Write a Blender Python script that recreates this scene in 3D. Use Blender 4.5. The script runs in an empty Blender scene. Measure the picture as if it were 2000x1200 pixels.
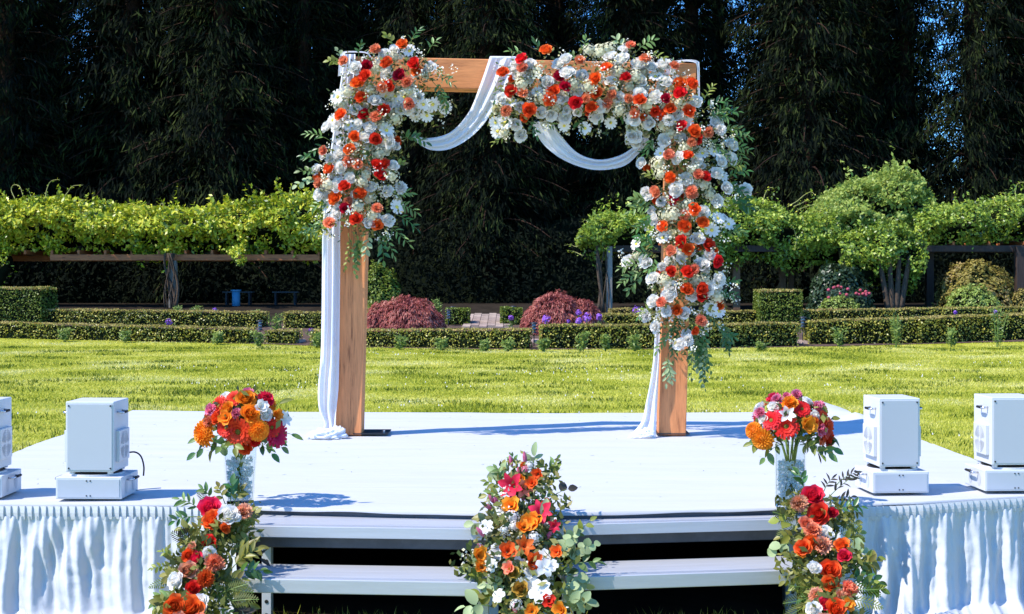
import bpy, math, random
import numpy as np
from mathutils import Vector, Matrix, Quaternion, noise as mnoise

random.seed(7)
rng = np.random.default_rng(7)
R = math.radians
S = bpy.context.scene
COL = S.collection

# ------------------------------------------------------------------ camera, sky, sun, exposure
F = 2790.0          # focal length in photo pixels (photo 2000 x 1200)
EYE = 1.6
HZ = 545.0          # photo row of the horizon
cam_d = bpy.data.cameras.new('camera')
cam_d.sensor_width = 36
cam_d.lens = 36 * F / 2000
cam_d.shift_y = -(600 - HZ) / 2000
cam_d.clip_end = 3000
cam_d.dof.use_dof = False
cam = bpy.data.objects.new('camera', cam_d)
COL.objects.link(cam)
cam.location = (0, 0, EYE)
cam.rotation_euler = (R(90), 0, 0)
S.camera = cam

SUN_EL, SUN_AZ = R(52), R(25)      # light travels towards +x and a little towards +y
tdir = Vector((math.cos(SUN_EL) * math.cos(SUN_AZ), math.cos(SUN_EL) * math.sin(SUN_AZ), -math.sin(SUN_EL)))
world = bpy.data.worlds.new('World')
S.world = world
world.use_nodes = True
wn = world.node_tree
bg = wn.nodes['Background']
sky = wn.nodes.new('ShaderNodeTexSky')
sky.sky_type = 'NISHITA'
sky.sun_disc = False
sky.sun_elevation = SUN_EL
sky.sun_rotation = math.atan2(-tdir.x, -tdir.y)
sky.air_density = 1.0
sky.dust_density = 0.0
sky.ozone_density = 6.0
tint = wn.nodes.new('ShaderNodeMix'); tint.data_type = 'RGBA'; tint.blend_type = 'MULTIPLY'; tint.inputs[0].default_value = 1.0
tint.inputs[7].default_value = (.48, .92, 1.34, 1)         # the photo's sky is a clear cyan blue
wn.links.new(sky.outputs[0], tint.inputs[6]); wn.links.new(tint.outputs[2], bg.inputs[0])
bg.inputs[1].default_value = 0.15
sun_d = bpy.data.lights.new('sun', 'SUN')
sun_d.energy = 3.7
sun_d.angle = R(0.53)
sun_d.color = (1.0, 0.955, 0.88)
sun = bpy.data.objects.new('sun', sun_d)
COL.objects.link(sun)
sun.rotation_euler = tdir.to_track_quat('-Z', 'Y').to_euler()
sun.location = (-20, -5, 30)
S.view_settings.view_transform = 'Standard'
S.view_settings.look = 'None'
S.view_settings.exposure = 0.95
S.view_settings.gamma = 1.0
S.view_settings.use_curve_mapping = False
S.render.engine = 'CYCLES'
S.cycles.use_denoising = True
S.cycles.max_bounces = 8
S.cycles.transparent_max_bounces = 16
S.cycles.sample_clamp_indirect = 6

# ------------------------------------------------------------------ helpers
def P(px, py, D):
    return Vector(((px - 1000) / F * D, D, EYE - (py - HZ) / F * D))

def g(y):                                   # terrain height: lawn flat, garden bed rises gently
    return min(max((y - 34.0) * 0.06, 0.0), 0.72)

def ground_D(py):
    k = (py - HZ) / F
    D = EYE / k
    if D > 34:
        D = (EYE + 34 * 0.06) / (k + 0.06)
    return D

def interp(x, pts):
    xs = [p[0] for p in pts]; ys = [p[1] for p in pts]
    return float(np.interp(x, xs, ys))

def nz(x, y=0.0, z=0.0):
    return mnoise.noise(Vector((x, y, z)))

def mesh_np(name, V, Fq, mats, midx=None, smooth=False):
    V = np.asarray(V, dtype=np.float32).reshape(-1, 3)
    Fq = np.asarray(Fq, dtype=np.int32)
    k = Fq.shape[1]
    me = bpy.data.meshes.new(name)
    me.vertices.add(len(V)); me.vertices.foreach_set('co', V.ravel())
    me.loops.add(Fq.size); me.loops.foreach_set('vertex_index', Fq.ravel())
    me.polygons.add(len(Fq))
    me.polygons.foreach_set('loop_start', np.arange(0, Fq.size, k, dtype=np.int32))
    me.polygons.foreach_set('loop_total', np.full(len(Fq), k, dtype=np.int32))
    for m in mats: me.materials.append(m)
    if midx is not None: me.polygons.foreach_set('material_index', np.asarray(midx, dtype=np.int32))
    if smooth: me.polygons.foreach_set('use_smooth', np.ones(len(Fq), dtype=bool))
    me.update(calc_edges=True)
    return me

class MB:
    def __init__(s): s.v = []; s.f = []; s.m = []
    def add(s, vs, fs, m=0):
        o = len(s.v); s.v += [tuple(v) for v in vs]
        for f in fs: s.f.append(tuple(i + o for i in f)); s.m.append(m)
    def box(s, lo, hi, m=0, M=None):
        x0, y0, z0 = lo; x1, y1, z1 = hi
        vs = [Vector(p) for p in ((x0,y0,z0),(x1,y0,z0),(x1,y1,z0),(x0,y1,z0),(x0,y0,z1),(x1,y0,z1),(x1,y1,z1),(x0,y1,z1))]
        if M is not None: vs = [M @ v for v in vs]
        s.add(vs, [(3,2,1,0),(4,5,6,7),(0,1,5,4),(1,2,6,5),(2,3,7,6),(3,0,4,7)], m)
    def tube(s, pts, radii, n=6, m=0, cap=True):
        pts = [Vector(p) for p in pts]
        if not hasattr(radii, '__len__'): radii = [radii] * len(pts)
        rings = []
        ref = None
        for i, p in enumerate(pts):
            d = (pts[min(i+1, len(pts)-1)] - pts[max(i-1, 0)])
            if d.length < 1e-9: d = Vector((0,0,1))
            d.normalize()
            if ref is None:
                ref = Vector((0,1,0)) if abs(d.y) < .9 else Vector((1,0,0))
            a = (ref - d * ref.dot(d)).normalized(); ref = a
            b = d.cross(a)
            rings.append([p + (a * math.cos(t) + b * math.sin(t)) * radii[i] for t in [2*math.pi*k/n for k in range(n)]])
        vs = [v for r in rings for v in r]
        fs = []
        for i in range(len(rings)-1):
            for k in range(n):
                fs.append((i*n+k, i*n+(k+1)%n, (i+1)*n+(k+1)%n, (i+1)*n+k))
        if cap:
            fs.append(tuple(reversed(range(n)))); fs.append(tuple((len(rings)-1)*n + k for k in range(n)))
        s.add(vs, fs, m)
    def grid(s, fn, nu, nv, m=0):
        vs = [fn(i/nu, j/nv) for j in range(nv+1) for i in range(nu+1)]
        fs = [(j*(nu+1)+i, j*(nu+1)+i+1, (j+1)*(nu+1)+i+1, (j+1)*(nu+1)+i) for j in range(nv) for i in range(nu)]
        s.add(vs, fs, m)
    def mesh(s, name, mats, smooth=False):
        me = bpy.data.meshes.new(name)
        me.from_pydata(s.v, [], s.f)
        if not isinstance(mats, (list, tuple)): mats = [mats]
        for m in mats: me.materials.append(m)
        me.polygons.foreach_set('material_index', s.m)
        if smooth: me.polygons.foreach_set('use_smooth', [True] * len(s.f))
        me.update()
        return me

def obj(name, me, parent=None, loc=None, kind=None, label=None, cat=None, group=None):
    o = bpy.data.objects.new(name, me)
    COL.objects.link(o)
    if parent is not None:
        o.parent = parent
    if loc is not None: o.location = loc
    if kind: o['kind'] = kind
    if label: o['label'] = label
    if cat: o['category'] = cat
    if group: o['group'] = group
    return o

def thing(name, label, cat, loc=(0,0,0), group=None, rz=0.0):
    o = bpy.data.objects.new(name, None)
    COL.objects.link(o)
    o.empty_display_size = .1
    o.location = loc; o.rotation_euler = (0,0,rz)
    o['label'] = label; o['category'] = cat
    if group: o['group'] = group
    return o

def bevel(o, w=0.004, seg=2):
    b = o.modifiers.new('bevel', 'BEVEL'); b.width = w; b.segments = seg; b.limit_method = 'ANGLE'
    return o

# ------------------------------------------------------------------ materials
def mat(name, col, rough=.6, spec=.3, metal=0.0, var=0.0, vscale=8.0, bump=0.0, bscale=40.0, objrand=0.0, transl=0.0, alpha=1.0, stretch=(1,1,1), col2=None, sheen=0.0):
    m = bpy.data.materials.new(name); m.use_nodes = True
    nt = m.node_tree; N = nt.nodes; L = nt.links
    p = N['Principled BSDF']; out = N['Material Output']
    p.inputs['Base Color'].default_value = (*col, 1)
    p.inputs['Roughness'].default_value = rough
    p.inputs['Specular IOR Level'].default_value = spec
    p.inputs['Metallic'].default_value = metal
    if sheen: p.inputs['Sheen Weight'].default_value = sheen
    csock = None
    tc = N.new('ShaderNodeTexCoord'); mp = N.new('ShaderNodeMapping'); mp.inputs['Scale'].default_value = stretch
    L.new(tc.outputs['Object'], mp.inputs[0])
    if var > 0 or col2:
        n = N.new('ShaderNodeTexNoise'); n.inputs['Scale'].default_value = vscale; n.inputs['Detail'].default_value = 6; n.inputs['Roughness'].default_value = .65
        L.new(mp.outputs[0], n.inputs['Vector'])
        cr = N.new('ShaderNodeValToRGB')
        c2 = col2 or tuple(c * (1 - var) for c in col)
        cr.color_ramp.elements[0].position = .35; cr.color_ramp.elements[1].position = .65
        cr.color_ramp.elements[0].color = (*c2, 1); cr.color_ramp.elements[1].color = (*col, 1)
        L.new(n.outputs[0], cr.inputs[0]); csock = cr.outputs[0]
    if objrand > 0:
        oi = N.new('ShaderNodeObjectInfo'); hs = N.new('ShaderNodeHueSaturation')
        mr = N.new('ShaderNodeMapRange'); mr.inputs[3].default_value = 1 - objrand; mr.inputs[4].default_value = 1 + objrand * .6
        L.new(oi.outputs['Random'], mr.inputs[0]); L.new(mr.outputs[0], hs.inputs['Value'])
        mr2 = N.new('ShaderNodeMapRange'); mr2.inputs[3].default_value = .5 - objrand*.035; mr2.inputs[4].default_value = .5 + objrand*.035
        mm = N.new('ShaderNodeMath'); mm.operation = 'FRACT'; mu = N.new('ShaderNodeMath'); mu.operation = 'MULTIPLY'; mu.inputs[1].default_value = 7.13
        L.new(oi.outputs['Random'], mu.inputs[0]); L.new(mu.outputs[0], mm.inputs[0]); L.new(mm.outputs[0], mr2.inputs[0]); L.new(mr2.outputs[0], hs.inputs['Hue'])
        if csock is not None: L.new(csock, hs.inputs['Color'])
        else: hs.inputs['Color'].default_value = (*col, 1)
        csock = hs.outputs[0]
    if csock is not None: L.new(csock, p.inputs['Base Color'])
    if bump > 0:
        n2 = N.new('ShaderNodeTexNoise'); n2.inputs['Scale'].default_value = bscale; n2.inputs['Detail'].default_value = 5
        L.new(mp.outputs[0], n2.inputs['Vector'])
        b = N.new('ShaderNodeBump'); b.inputs['Strength'].default_value = bump; b.inputs['Distance'].default_value = .02
        L.new(n2.outputs[0], b.inputs['Height']); L.new(b.outputs[0], p.inputs['Normal'])
    last = p.outputs[0]
    if transl > 0:
        t = N.new('ShaderNodeBsdfTranslucent'); mx = N.new('ShaderNodeMixShader'); mx.inputs[0].default_value = transl
        if csock is not None: L.new(csock, t.inputs[0])
        else: t.inputs[0].default_value = (*col, 1)
        L.new(last, mx.inputs[1]); L.new(t.outputs[0], mx.inputs[2]); last = mx.outputs[0]
    if alpha < 1:
        t = N.new('ShaderNodeBsdfTransparent'); mx = N.new('ShaderNodeMixShader'); mx.inputs[0].default_value = alpha
        L.new(t.outputs[0], mx.inputs[1]); L.new(last, mx.inputs[2]); last = mx.outputs[0]
    L.new(last, out.inputs[0])
    return m

def leaf_mat(name, cols, rough=.45, spec=.35, transl=.3, patch=.6, pscale=1.2):
    """colour picked per leaf (random per island) blended with broad patches of the planting"""
    m = bpy.data.materials.new(name); m.use_nodes = True
    nt = m.node_tree; N = nt.nodes; L = nt.links
    p = N['Principled BSDF']; out = N['Material Output']
    p.inputs['Roughness'].default_value = rough; p.inputs['Specular IOR Level'].default_value = spec
    ge = N.new('ShaderNodeNewGeometry')
    tc = N.new('ShaderNodeTexCoord')
    n = N.new('ShaderNodeTexNoise'); n.inputs['Scale'].default_value = pscale; n.inputs['Detail'].default_value = 4
    L.new(tc.outputs['Object'], n.inputs['Vector'])
    mrn = N.new('ShaderNodeMapRange'); mrn.inputs[1].default_value = .32; mrn.inputs[2].default_value = .68
    L.new(n.outputs[0], mrn.inputs[0])
    mx = N.new('ShaderNodeMix'); mx.inputs[0].default_value = patch
    L.new(ge.outputs['Random Per Island'], mx.inputs[2]); L.new(mrn.outputs[0], mx.inputs[3])
    cr = N.new('ShaderNodeValToRGB')
    k = len(cols)
    while len(cr.color_ramp.elements) < k: cr.color_ramp.elements.new(.5)
    for i, c in enumerate(cols):
        cr.color_ramp.elements[i].position = .12 + .76 * i / max(k-1, 1)
        cr.color_ramp.elements[i].color = (*c, 1)
    L.new(mx.outputs[0], cr.inputs[0])
    L.new(cr.outputs[0], p.inputs['Base Color'])
    t = N.new('ShaderNodeBsdfTranslucent'); L.new(cr.outputs[0], t.inputs[0])
    ms = N.new('ShaderNodeMixShader'); ms.inputs[0].default_value = transl
    L.new(p.outputs[0], ms.inputs[1]); L.new(t.outputs[0], ms.inputs[2]); L.new(ms.outputs[0], out.inputs[0])
    return m

def wood_mat(name, axis, c_light, c_dark):
    m = bpy.data.materials.new(name); m.use_nodes = True
    nt = m.node_tree; N = nt.nodes; L = nt.links
    p = N['Principled BSDF']
    p.inputs['Roughness'].default_value = .62; p.inputs['Specular IOR Level'].default_value = .25
    tc = N.new('ShaderNodeTexCoord'); mp = N.new('ShaderNodeMapping')
    mp.inputs['Scale'].default_value = (14, 14, 1.1) if axis == 'z' else (1.1, 14, 14)
    L.new(tc.outputs['Object'], mp.inputs[0])
    n1 = N.new('ShaderNodeTexNoise'); n1.inputs['Scale'].default_value = 1.0; n1.inputs['Detail'].default_value = 8; n1.inputs['Distortion'].default_value = 1.2
    L.new(mp.outputs[0], n1.inputs['Vector'])
    n2 = N.new('ShaderNodeTexNoise'); n2.inputs['Scale'].default_value = 5.0; n2.inputs['Detail'].default_value = 8; n2.inputs['Roughness'].default_value = .7
    L.new(mp.outputs[0], n2.inputs['Vector'])
    mx = N.new('ShaderNodeMix'); mx.inputs[0].default_value = .55
    L.new(n1.outputs[0], mx.inputs[2]); L.new(n2.outputs[0], mx.inputs[3])
    cr = N.new('ShaderNodeValToRGB')
    e = cr.color_ramp.elements
    e[0].position = .36; e[0].color = (*c_dark, 1); e[1].position = .60; e[1].color = (*c_light, 1)
    e2 = e.new(.46); e2.color = tuple((a*.35 + b*.65) for a, b in zip(c_dark, c_light)) + (1,)
    L.new(mx.outputs[0], cr.inputs[0])
    # knots
    mk = N.new('ShaderNodeMapping'); mk.inputs['Scale'].default_value = (7, 7, 2.2) if axis == 'z' else (2.2, 7, 7)
    L.new(tc.outputs['Object'], mk.inputs[0])
    vo = N.new('ShaderNodeTexVoronoi'); vo.inputs['Scale'].default_value = 1.0
    L.new(mk.outputs[0], vo.inputs['Vector'])
    kr = N.new('ShaderNodeMapRange'); kr.inputs[1].default_value = .06; kr.inputs[2].default_value = .17; kr.inputs[3].default_value = .38; kr.inputs[4].default_value = 1.0
    L.new(vo.outputs['Distance'], kr.inputs[0])
    mu = N.new('ShaderNodeMix'); mu.data_type = 'RGBA'; mu.blend_type = 'MULTIPLY'; mu.inputs[0].default_value = 1.0
    L.new(cr.outputs[0], mu.inputs[6]); L.new(kr.outputs[0], mu.inputs[7])
    L.new(mu.outputs[2], p.inputs['Base Color'])
    b = N.new('ShaderNodeBump'); b.inputs['Strength'].default_value = .5; b.inputs['Distance'].default_value = .006
    L.new(mx.outputs[0], b.inputs['Height']); L.new(b.outputs[0], p.inputs['Normal'])
    return m

M = {}
M['cloth'] = mat('white_deck_fabric', (.485,.475,.47), .85, .1, var=.055, vscale=2.0, bump=.22, bscale=9, stretch=(.5,3.2,1), sheen=.1)
M['skirt'] = mat('white_satin', (.57,.57,.575), .5, .3, bump=.25, bscale=16, transl=.10)
M['chiffon'] = mat('white_chiffon', (.84,.84,.86), .8, .1, transl=.30, alpha=.90)
M['chiffon_pool'] = mat('white_chiffon_heap', (.84,.84,.86), .8, .1, transl=.2, alpha=.93)
M['alu'] = mat('brushed_aluminium', (.48,.485,.50), .42, .5, metal=.2, var=.12, vscale=5, bump=.05, bscale=60, stretch=(.4,8,8))
M['alu_dark'] = mat('dull_aluminium', (.10,.10,.11), .5, .5, metal=.5, var=.3, vscale=9, bump=.08, bscale=20)
M['black'] = mat('black_rubber', (.012,.012,.013), .6, .3)
M['machine'] = mat('white_powder_coat', (.58,.58,.59), .38, .4, var=.03, vscale=6, bump=.03, bscale=160)
M['panel'] = mat('pale_grey_panel', (.46,.475,.51), .35, .4, var=.03, vscale=3)
M['metal_dark'] = mat('dark_metal', (.03,.032,.04), .35, .5, metal=.6)
M['chrome'] = mat('chrome_handle', (.6,.6,.62), .22, .5, metal=.9)
M['grey'] = mat('vent_grey', (.47,.48,.50), .5, .3)
M['wood_z'] = wood_mat('cedar_post', 'z', (.78,.29,.105), (.26,.085,.032))
M['wood_x'] = wood_mat('cedar_beam', 'x', (.76,.28,.095), (.26,.08,.028))
M['old_wood'] = wood_mat('weathered_post', 'z', (.30,.26,.21), (.12,.10,.075))
M['dark_wood'] = wood_mat('shade_dark_timber', 'z', (.055,.036,.028), (.02,.014,.011))  # shade on the right pergola is put into this dark timber colour
M['brown_wood'] = wood_mat('brown_post', 'z', (.20,.105,.05), (.08,.04,.02))
M['red_wood'] = wood_mat('stained_pergola_beam', 'x', (.50,.165,.055), (.16,.05,.02))
M['bark'] = mat('conifer_bark', (.05,.026,.017), .9, .1, var=.6, vscale=5, bump=.8, bscale=12, stretch=(3,3,.5))
M['vine_wood'] = mat('vine_trunk', (.13,.09,.06), .9, .1, var=.6, vscale=12, bump=.8, bscale=20, stretch=(3,3,.7))
M['soil'] = mat('bark_mulch', (.13,.085,.065), .95, .1, var=.55, vscale=10, bump=.9, bscale=18)
M['paver'] = mat('brick_paver', (.42,.31,.25), .85, .2, var=.35, vscale=9, objrand=.25, bump=.3, bscale=30)
M['joint'] = mat('paver_joint', (.16,.13,.11), .95, .1)
M['conifer'] = leaf_mat('conifer_sprays', [(.003,.005,.004),(.006,.009,.006),(.010,.014,.006),(.045,.058,.016)], .8, .03, .15, .4, .5)  # lightest colour paints sunlit sprays into the dark crowns
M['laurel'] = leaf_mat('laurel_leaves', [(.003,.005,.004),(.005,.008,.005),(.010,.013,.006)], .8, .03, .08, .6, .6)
M['vine_l'] = leaf_mat('wisteria_leaves', [(.05,.09,.008),(.25,.33,.014),(.52,.54,.026),(.70,.62,.06)], .4, .4, .27, .35, .8)
M['vine_r'] = leaf_mat('vine_leaves', [(.04,.08,.012),(.23,.33,.03),(.48,.54,.07)], .4, .4, .27, .35, .8)
M['shrub_pale'] = leaf_mat('pale_shrub_leaves', [(.12,.19,.03),(.32,.40,.07),(.48,.53,.13)], .45, .3, .35, .4, 1.0)
M['core'] = mat('inner_shade_leaves', (.010,.015,.006), .9, .05, var=.5, vscale=6)  # near-black cores stand in for the shade deep inside foliage
M['hedge'] = leaf_mat('box_hedge_leaves', [(.045,.06,.010),(.26,.27,.030),(.56,.47,.08)], .4, .4, .22, .25, 1.5)
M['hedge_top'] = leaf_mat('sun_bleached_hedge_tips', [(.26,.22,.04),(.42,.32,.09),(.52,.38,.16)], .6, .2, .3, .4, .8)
M['topiary'] = leaf_mat('topiary_leaves', [(.06,.10,.012),(.15,.20,.02),(.25,.28,.04)], .45, .3, .25, .35, 1.5)
M['dark_shrub'] = leaf_mat('dark_shrub_leaves', [(.02,.04,.015),(.04,.07,.03),(.09,.13,.05)], .35, .4, .25, .4, .9)
M['maple'] = leaf_mat('red_maple_leaves', [(.15,.03,.03),(.42,.105,.082),(.62,.27,.19)], .5, .25, .35, .45, 1.6)
M['tan_shrub'] = leaf_mat('tan_shrub_leaves', [(.16,.13,.03),(.36,.29,.06),(.48,.33,.15)], .5, .2, .35, .5, 1.1)
M['plant'] = leaf_mat('border_plant_leaves', [(.06,.11,.02),(.17,.24,.035),(.28,.32,.06)], .45, .3, .3, .3, 2)
M['grass'] = leaf_mat('lawn_blades', [(.21,.25,.015),(.46,.46,.045),(.67,.61,.115),(.80,.73,.32)], .55, .2, .4, .68, .5)
M['tuft'] = leaf_mat('coarse_grass_tufts', [(.05,.085,.008),(.12,.17,.012),(.26,.28,.02)], .5, .2, .35, .3, 1.)
M['clover'] = mat('clover_heads', (.66,.62,.58), .8, .1)
M['phlox'] = mat('phlox_flower', (.42,.16,.68), .6, .2, var=.3, vscale=30, transl=.2, objrand=.2)
M['lamp_black'] = mat('black_path_lamp', (.02,.02,.022), .4, .5)
M['lamp_lens'] = mat('lamp_lens', (.45,.47,.5), .2, .5)
M['blue_post'] = mat('teal_painted_post', (.05,.22,.36), .5, .4, var=.2, vscale=6)
M['bench_top'] = mat('dark_bench_top', (.035,.042,.05), .6, .3)
M['bench'] = mat('dark_bench', (.02,.022,.028), .6, .3, var=.3)
M['rose_pink'] = mat('pink_garden_rose', (.50,.09,.12), .6, .2, objrand=.2, transl=.2)

# ground material: turf with broad mown patches
def turf_mat():
    m = bpy.data.materials.new('turf'); m.use_nodes = True
    nt = m.node_tree; N = nt.nodes; L = nt.links
    p = N['Principled BSDF']; p.inputs['Roughness'].default_value = .9; p.inputs['Specular IOR Level'].default_value = .1
    tc = N.new('ShaderNodeTexCoord')
    mp = N.new('ShaderNodeMapping'); mp.inputs['Scale'].default_value = (.35, .9, 1); L.new(tc.outputs['Object'], mp.inputs[0])
    n = N.new('ShaderNodeTexNoise'); n.inputs['Scale'].default_value = .9; n.inputs['Detail'].default_value = 8; n.inputs['Roughness'].default_value = .7
    L.new(mp.outputs[0], n.inputs['Vector'])
    n2 = N.new('ShaderNodeTexNoise'); n2.inputs['Scale'].default_value = 38; n2.inputs['Detail'].default_value = 4
    L.new(tc.outputs['Object'], n2.inputs['Vector'])
    mx = N.new('ShaderNodeMix'); mx.inputs[0].default_value = .4
    L.new(n.outputs[0], mx.inputs[2]); L.new(n2.outputs[0], mx.inputs[3])
    cr = N.new('ShaderNodeValToRGB'); e = cr.color_ramp.elements
    e[0].position = .36; e[0].color = (.17,.20,.012,1); e[1].position = .64; e[1].color = (.50,.46,.10,1)
    k = e.new(.5); k.color = (.34,.345,.03,1)
    L.new(mx.outputs[0], cr.inputs[0]); L.new(cr.outputs[0], p.inputs['Base Color'])
    b = N.new('ShaderNodeBump'); b.inputs['Strength'].default_value = .8; b.inputs['Distance'].default_value = .03
    L.new(n2.outputs[0], b.inputs['Height']); L.new(b.outputs[0], p.inputs['Normal'])
    return m
M['turf'] = turf_mat()
M['forest_floor_and_shade'] = mat('forest_floor_and_shade', (.035,.026,.018), .95, .05, var=.5, vscale=2, bump=.6, bscale=6)

PET = {}
def petal_mat(name, col, col2=None, transl=.22, objrand=.16):
    PET[name] = mat(name + '_petals', col, .55, .22, transl=transl, objrand=objrand, var=.12, vscale=2.2, col2=col2)
petal_mat('white', (.90,.865,.81), (.88,.84,.77), objrand=.03, transl=.38)
petal_mat('cream', (.74,.68,.47), (.66,.60,.36))
petal_mat('orange', (.94,.17,.030), (.82,.10,.016), transl=.3)
petal_mat('red', (.86,.050,.026), (.68,.022,.014), transl=.3)
petal_mat('crimson', (.58,.010,.026), (.40,.005,.016), transl=.3)
petal_mat('coral', (.94,.36,.19), (.88,.22,.10), transl=.3)
petal_mat('peach', (.92,.48,.29), (.86,.33,.17), transl=.3)
petal_mat('hotpink', (.86,.035,.105), (.72,.018,.06), transl=.3)
petal_mat('pink', (.88,.32,.45), (.80,.11,.22), transl=.3)
petal_mat('golden', (.95,.36,.030), (.88,.23,.014), transl=.3)
petal_mat('magenta', (.72,.015,.12), (.56,.008,.06), transl=.3)
petal_mat('ochre', (.56,.33,.05), (.42,.24,.03))
M['yellow'] = mat('daisy_eye', (.75,.58,.10), .8, .1)
M['dark_eye'] = mat('gerbera_eye', (.22,.16,.03), .8, .1, var=.5, vscale=40)
M['stem'] = mat('green_stems', (.13,.20,.04), .5, .3)
M['stem_y'] = mat('pale_stems', (.30,.29,.09), .5, .3)
LEAF = {
 'olive': mat('sage_olive_leaf', (.16,.25,.06), .42, .4, transl=.25, objrand=.4),
 'ruscus': mat('deep_green_leaf', (.065,.155,.028), .35, .5, transl=.2, objrand=.4),
 'lime': mat('yellow_green_leaf', (.26,.29,.045), .42, .4, transl=.35, objrand=.35),
 'euca': mat('eucalyptus_leaf', (.36,.43,.20), .5, .3, transl=.25, objrand=.25),
 'fern': mat('fern_leaf', (.15,.175,.03), .5, .3, transl=.3, objrand=.45),
 'dusky': mat('dusky_leaf', (.055,.045,.03), .5, .3, transl=.15, objrand=.4),
 'bronze': mat('olive_bronze_leaf', (.23,.21,.035), .42, .4, transl=.3, objrand=.4),
}
M['filler'] = leaf_mat('filler_leaves', [(.035,.06,.018),(.08,.12,.025),(.22,.22,.045),(.33,.27,.09)], .45, .3, .3, .1, 3)
M['filler_dark'] = leaf_mat('filler_leaves_green', [(.05,.06,.014),(.14,.15,.026),(.30,.28,.06)], .45, .3, .3, .1, 3)
M['blossom'] = leaf_mat('tiny_blossoms', [(.74,.70,.58),(.80,.78,.68),(.72,.62,.30)], .6, .2, .25, .1, 3)

# ------------------------------------------------------------------ leaf clouds (numpy)
def unit(a):
    return a / np.maximum(np.linalg.norm(a, axis=1, keepdims=True), 1e-9)

SPREAD_V = .95
def leaf_quads(C, Nn, length, width, droop=0.0, spread=.8, along=None, fold=.18):
    """rhombic folded leaves at C facing roughly Nn; returns V, F"""
    n = len(C)
    Nn = unit(Nn + rng.normal(0, spread, (n, 3)))
    r = rng.normal(0, 1, (n, 3)) if along is None else along + rng.normal(0, .35, (n, 3))
    r[:, 2] -= droop
    T = unit(r - Nn * np.sum(r * Nn, axis=1, keepdims=True))
    B = np.cross(Nn, T)
    s = rng.uniform(.6, 1.3, (n, 1))
    L = length * s; W = width * s * .5
    a = C - T * L * .5
    b = C + B * W - Nn * W * fold
    c = C + T * L * .5
    d = C - B * W - Nn * W * fold
    V = np.stack([a, b, c, d], axis=1).reshape(-1, 3)
    Fq = np.arange(4 * n).reshape(n, 4)
    return V, Fq

def join(parts):
    Vs = []; Fs = []; o = 0; Ms = []
    for V, Fq, m in parts:
        Vs.append(V); Fs.append(Fq + o); o += len(V); Ms.append(np.full(len(Fq), m))
    return np.concatenate(Vs), np.concatenate(Fs), np.concatenate(Ms)

# ------------------------------------------------------------------ GROUND, LAWN, BED, PATH
mb = MB()
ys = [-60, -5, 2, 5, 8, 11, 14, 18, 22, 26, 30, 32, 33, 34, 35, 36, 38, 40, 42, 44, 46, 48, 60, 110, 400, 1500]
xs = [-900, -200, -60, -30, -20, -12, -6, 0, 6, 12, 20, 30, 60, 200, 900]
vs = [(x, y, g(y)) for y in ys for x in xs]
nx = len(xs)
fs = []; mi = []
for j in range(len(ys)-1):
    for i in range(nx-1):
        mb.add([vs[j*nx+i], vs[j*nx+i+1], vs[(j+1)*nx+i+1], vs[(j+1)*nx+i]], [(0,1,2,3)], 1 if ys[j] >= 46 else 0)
obj('lawn_ground', mb.mesh('lawn_ground', [M['turf'], M['forest_floor_and_shade']], True), kind='structure')

EDGE = [(-400,650),(0,657),(250,667),(480,672),(600,676),(720,680),(1000,684),(1300,683),(1600,678),(2000,668),(2400,655)]
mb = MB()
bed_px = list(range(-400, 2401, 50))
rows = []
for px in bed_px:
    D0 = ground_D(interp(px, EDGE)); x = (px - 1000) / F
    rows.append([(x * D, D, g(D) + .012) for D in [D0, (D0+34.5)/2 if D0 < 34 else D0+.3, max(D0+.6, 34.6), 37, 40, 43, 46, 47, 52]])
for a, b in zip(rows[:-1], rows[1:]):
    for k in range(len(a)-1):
        mb.add([a[k], b[k], b[k+1], a[k+1]], [(0,1,2,3)], 1 if k >= 4 else 0)  # rear rows darker: tree shade put into the ground colour
obj('flower_bed_ground', mb.mesh('flower_bed_ground', [M['soil'], M['forest_floor_and_shade']], True), kind='structure')

mb = MB(); mb.add([(-2.9,6.45,.006),(2.6,6.45,.006),(2.6,11.2,.006),(-2.9,11.2,.006)], [(0,1,2,3)])  # dark sheet that paints the shade under the stage
obj('under_stage_shade', mb.mesh('under_stage_shade', M['forest_floor_and_shade']), kind='structure')
# brick path with single pavers
mb = MB()
def path_x(px, D): return (px - 1000) / F * D
x0, x1 = path_x(905, 40), path_x(1000, 40)
mb.add([(x0, 38.4, g(38.4)+.02), (x1, 38.4, g(38.4)+.02), (x1, 42.9, g(42.9)+.02), (x0, 42.9, g(42.9)+.02)], [(0,1,2,3)])
pth = obj('garden_path', mb.mesh('garden_path', M['joint']), kind='structure')
pm = MB(); pm.box((-.104,-.32,0), (.104,.32,.035)); pme = pm.mesh('paver', M['paver'])
for j in range(6):
    for i in range(6):
        xx = x0 + .13 + i * .222; yy = 38.8 + j * .665 + (.33 if i % 2 else 0)
        o = obj('paver', pme, pth, (xx, yy, g(yy) + .012 + random.uniform(0,.006)))
        o.rotation_euler = (math.atan(.06), 0, random.uniform(-.01,.01))
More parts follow.
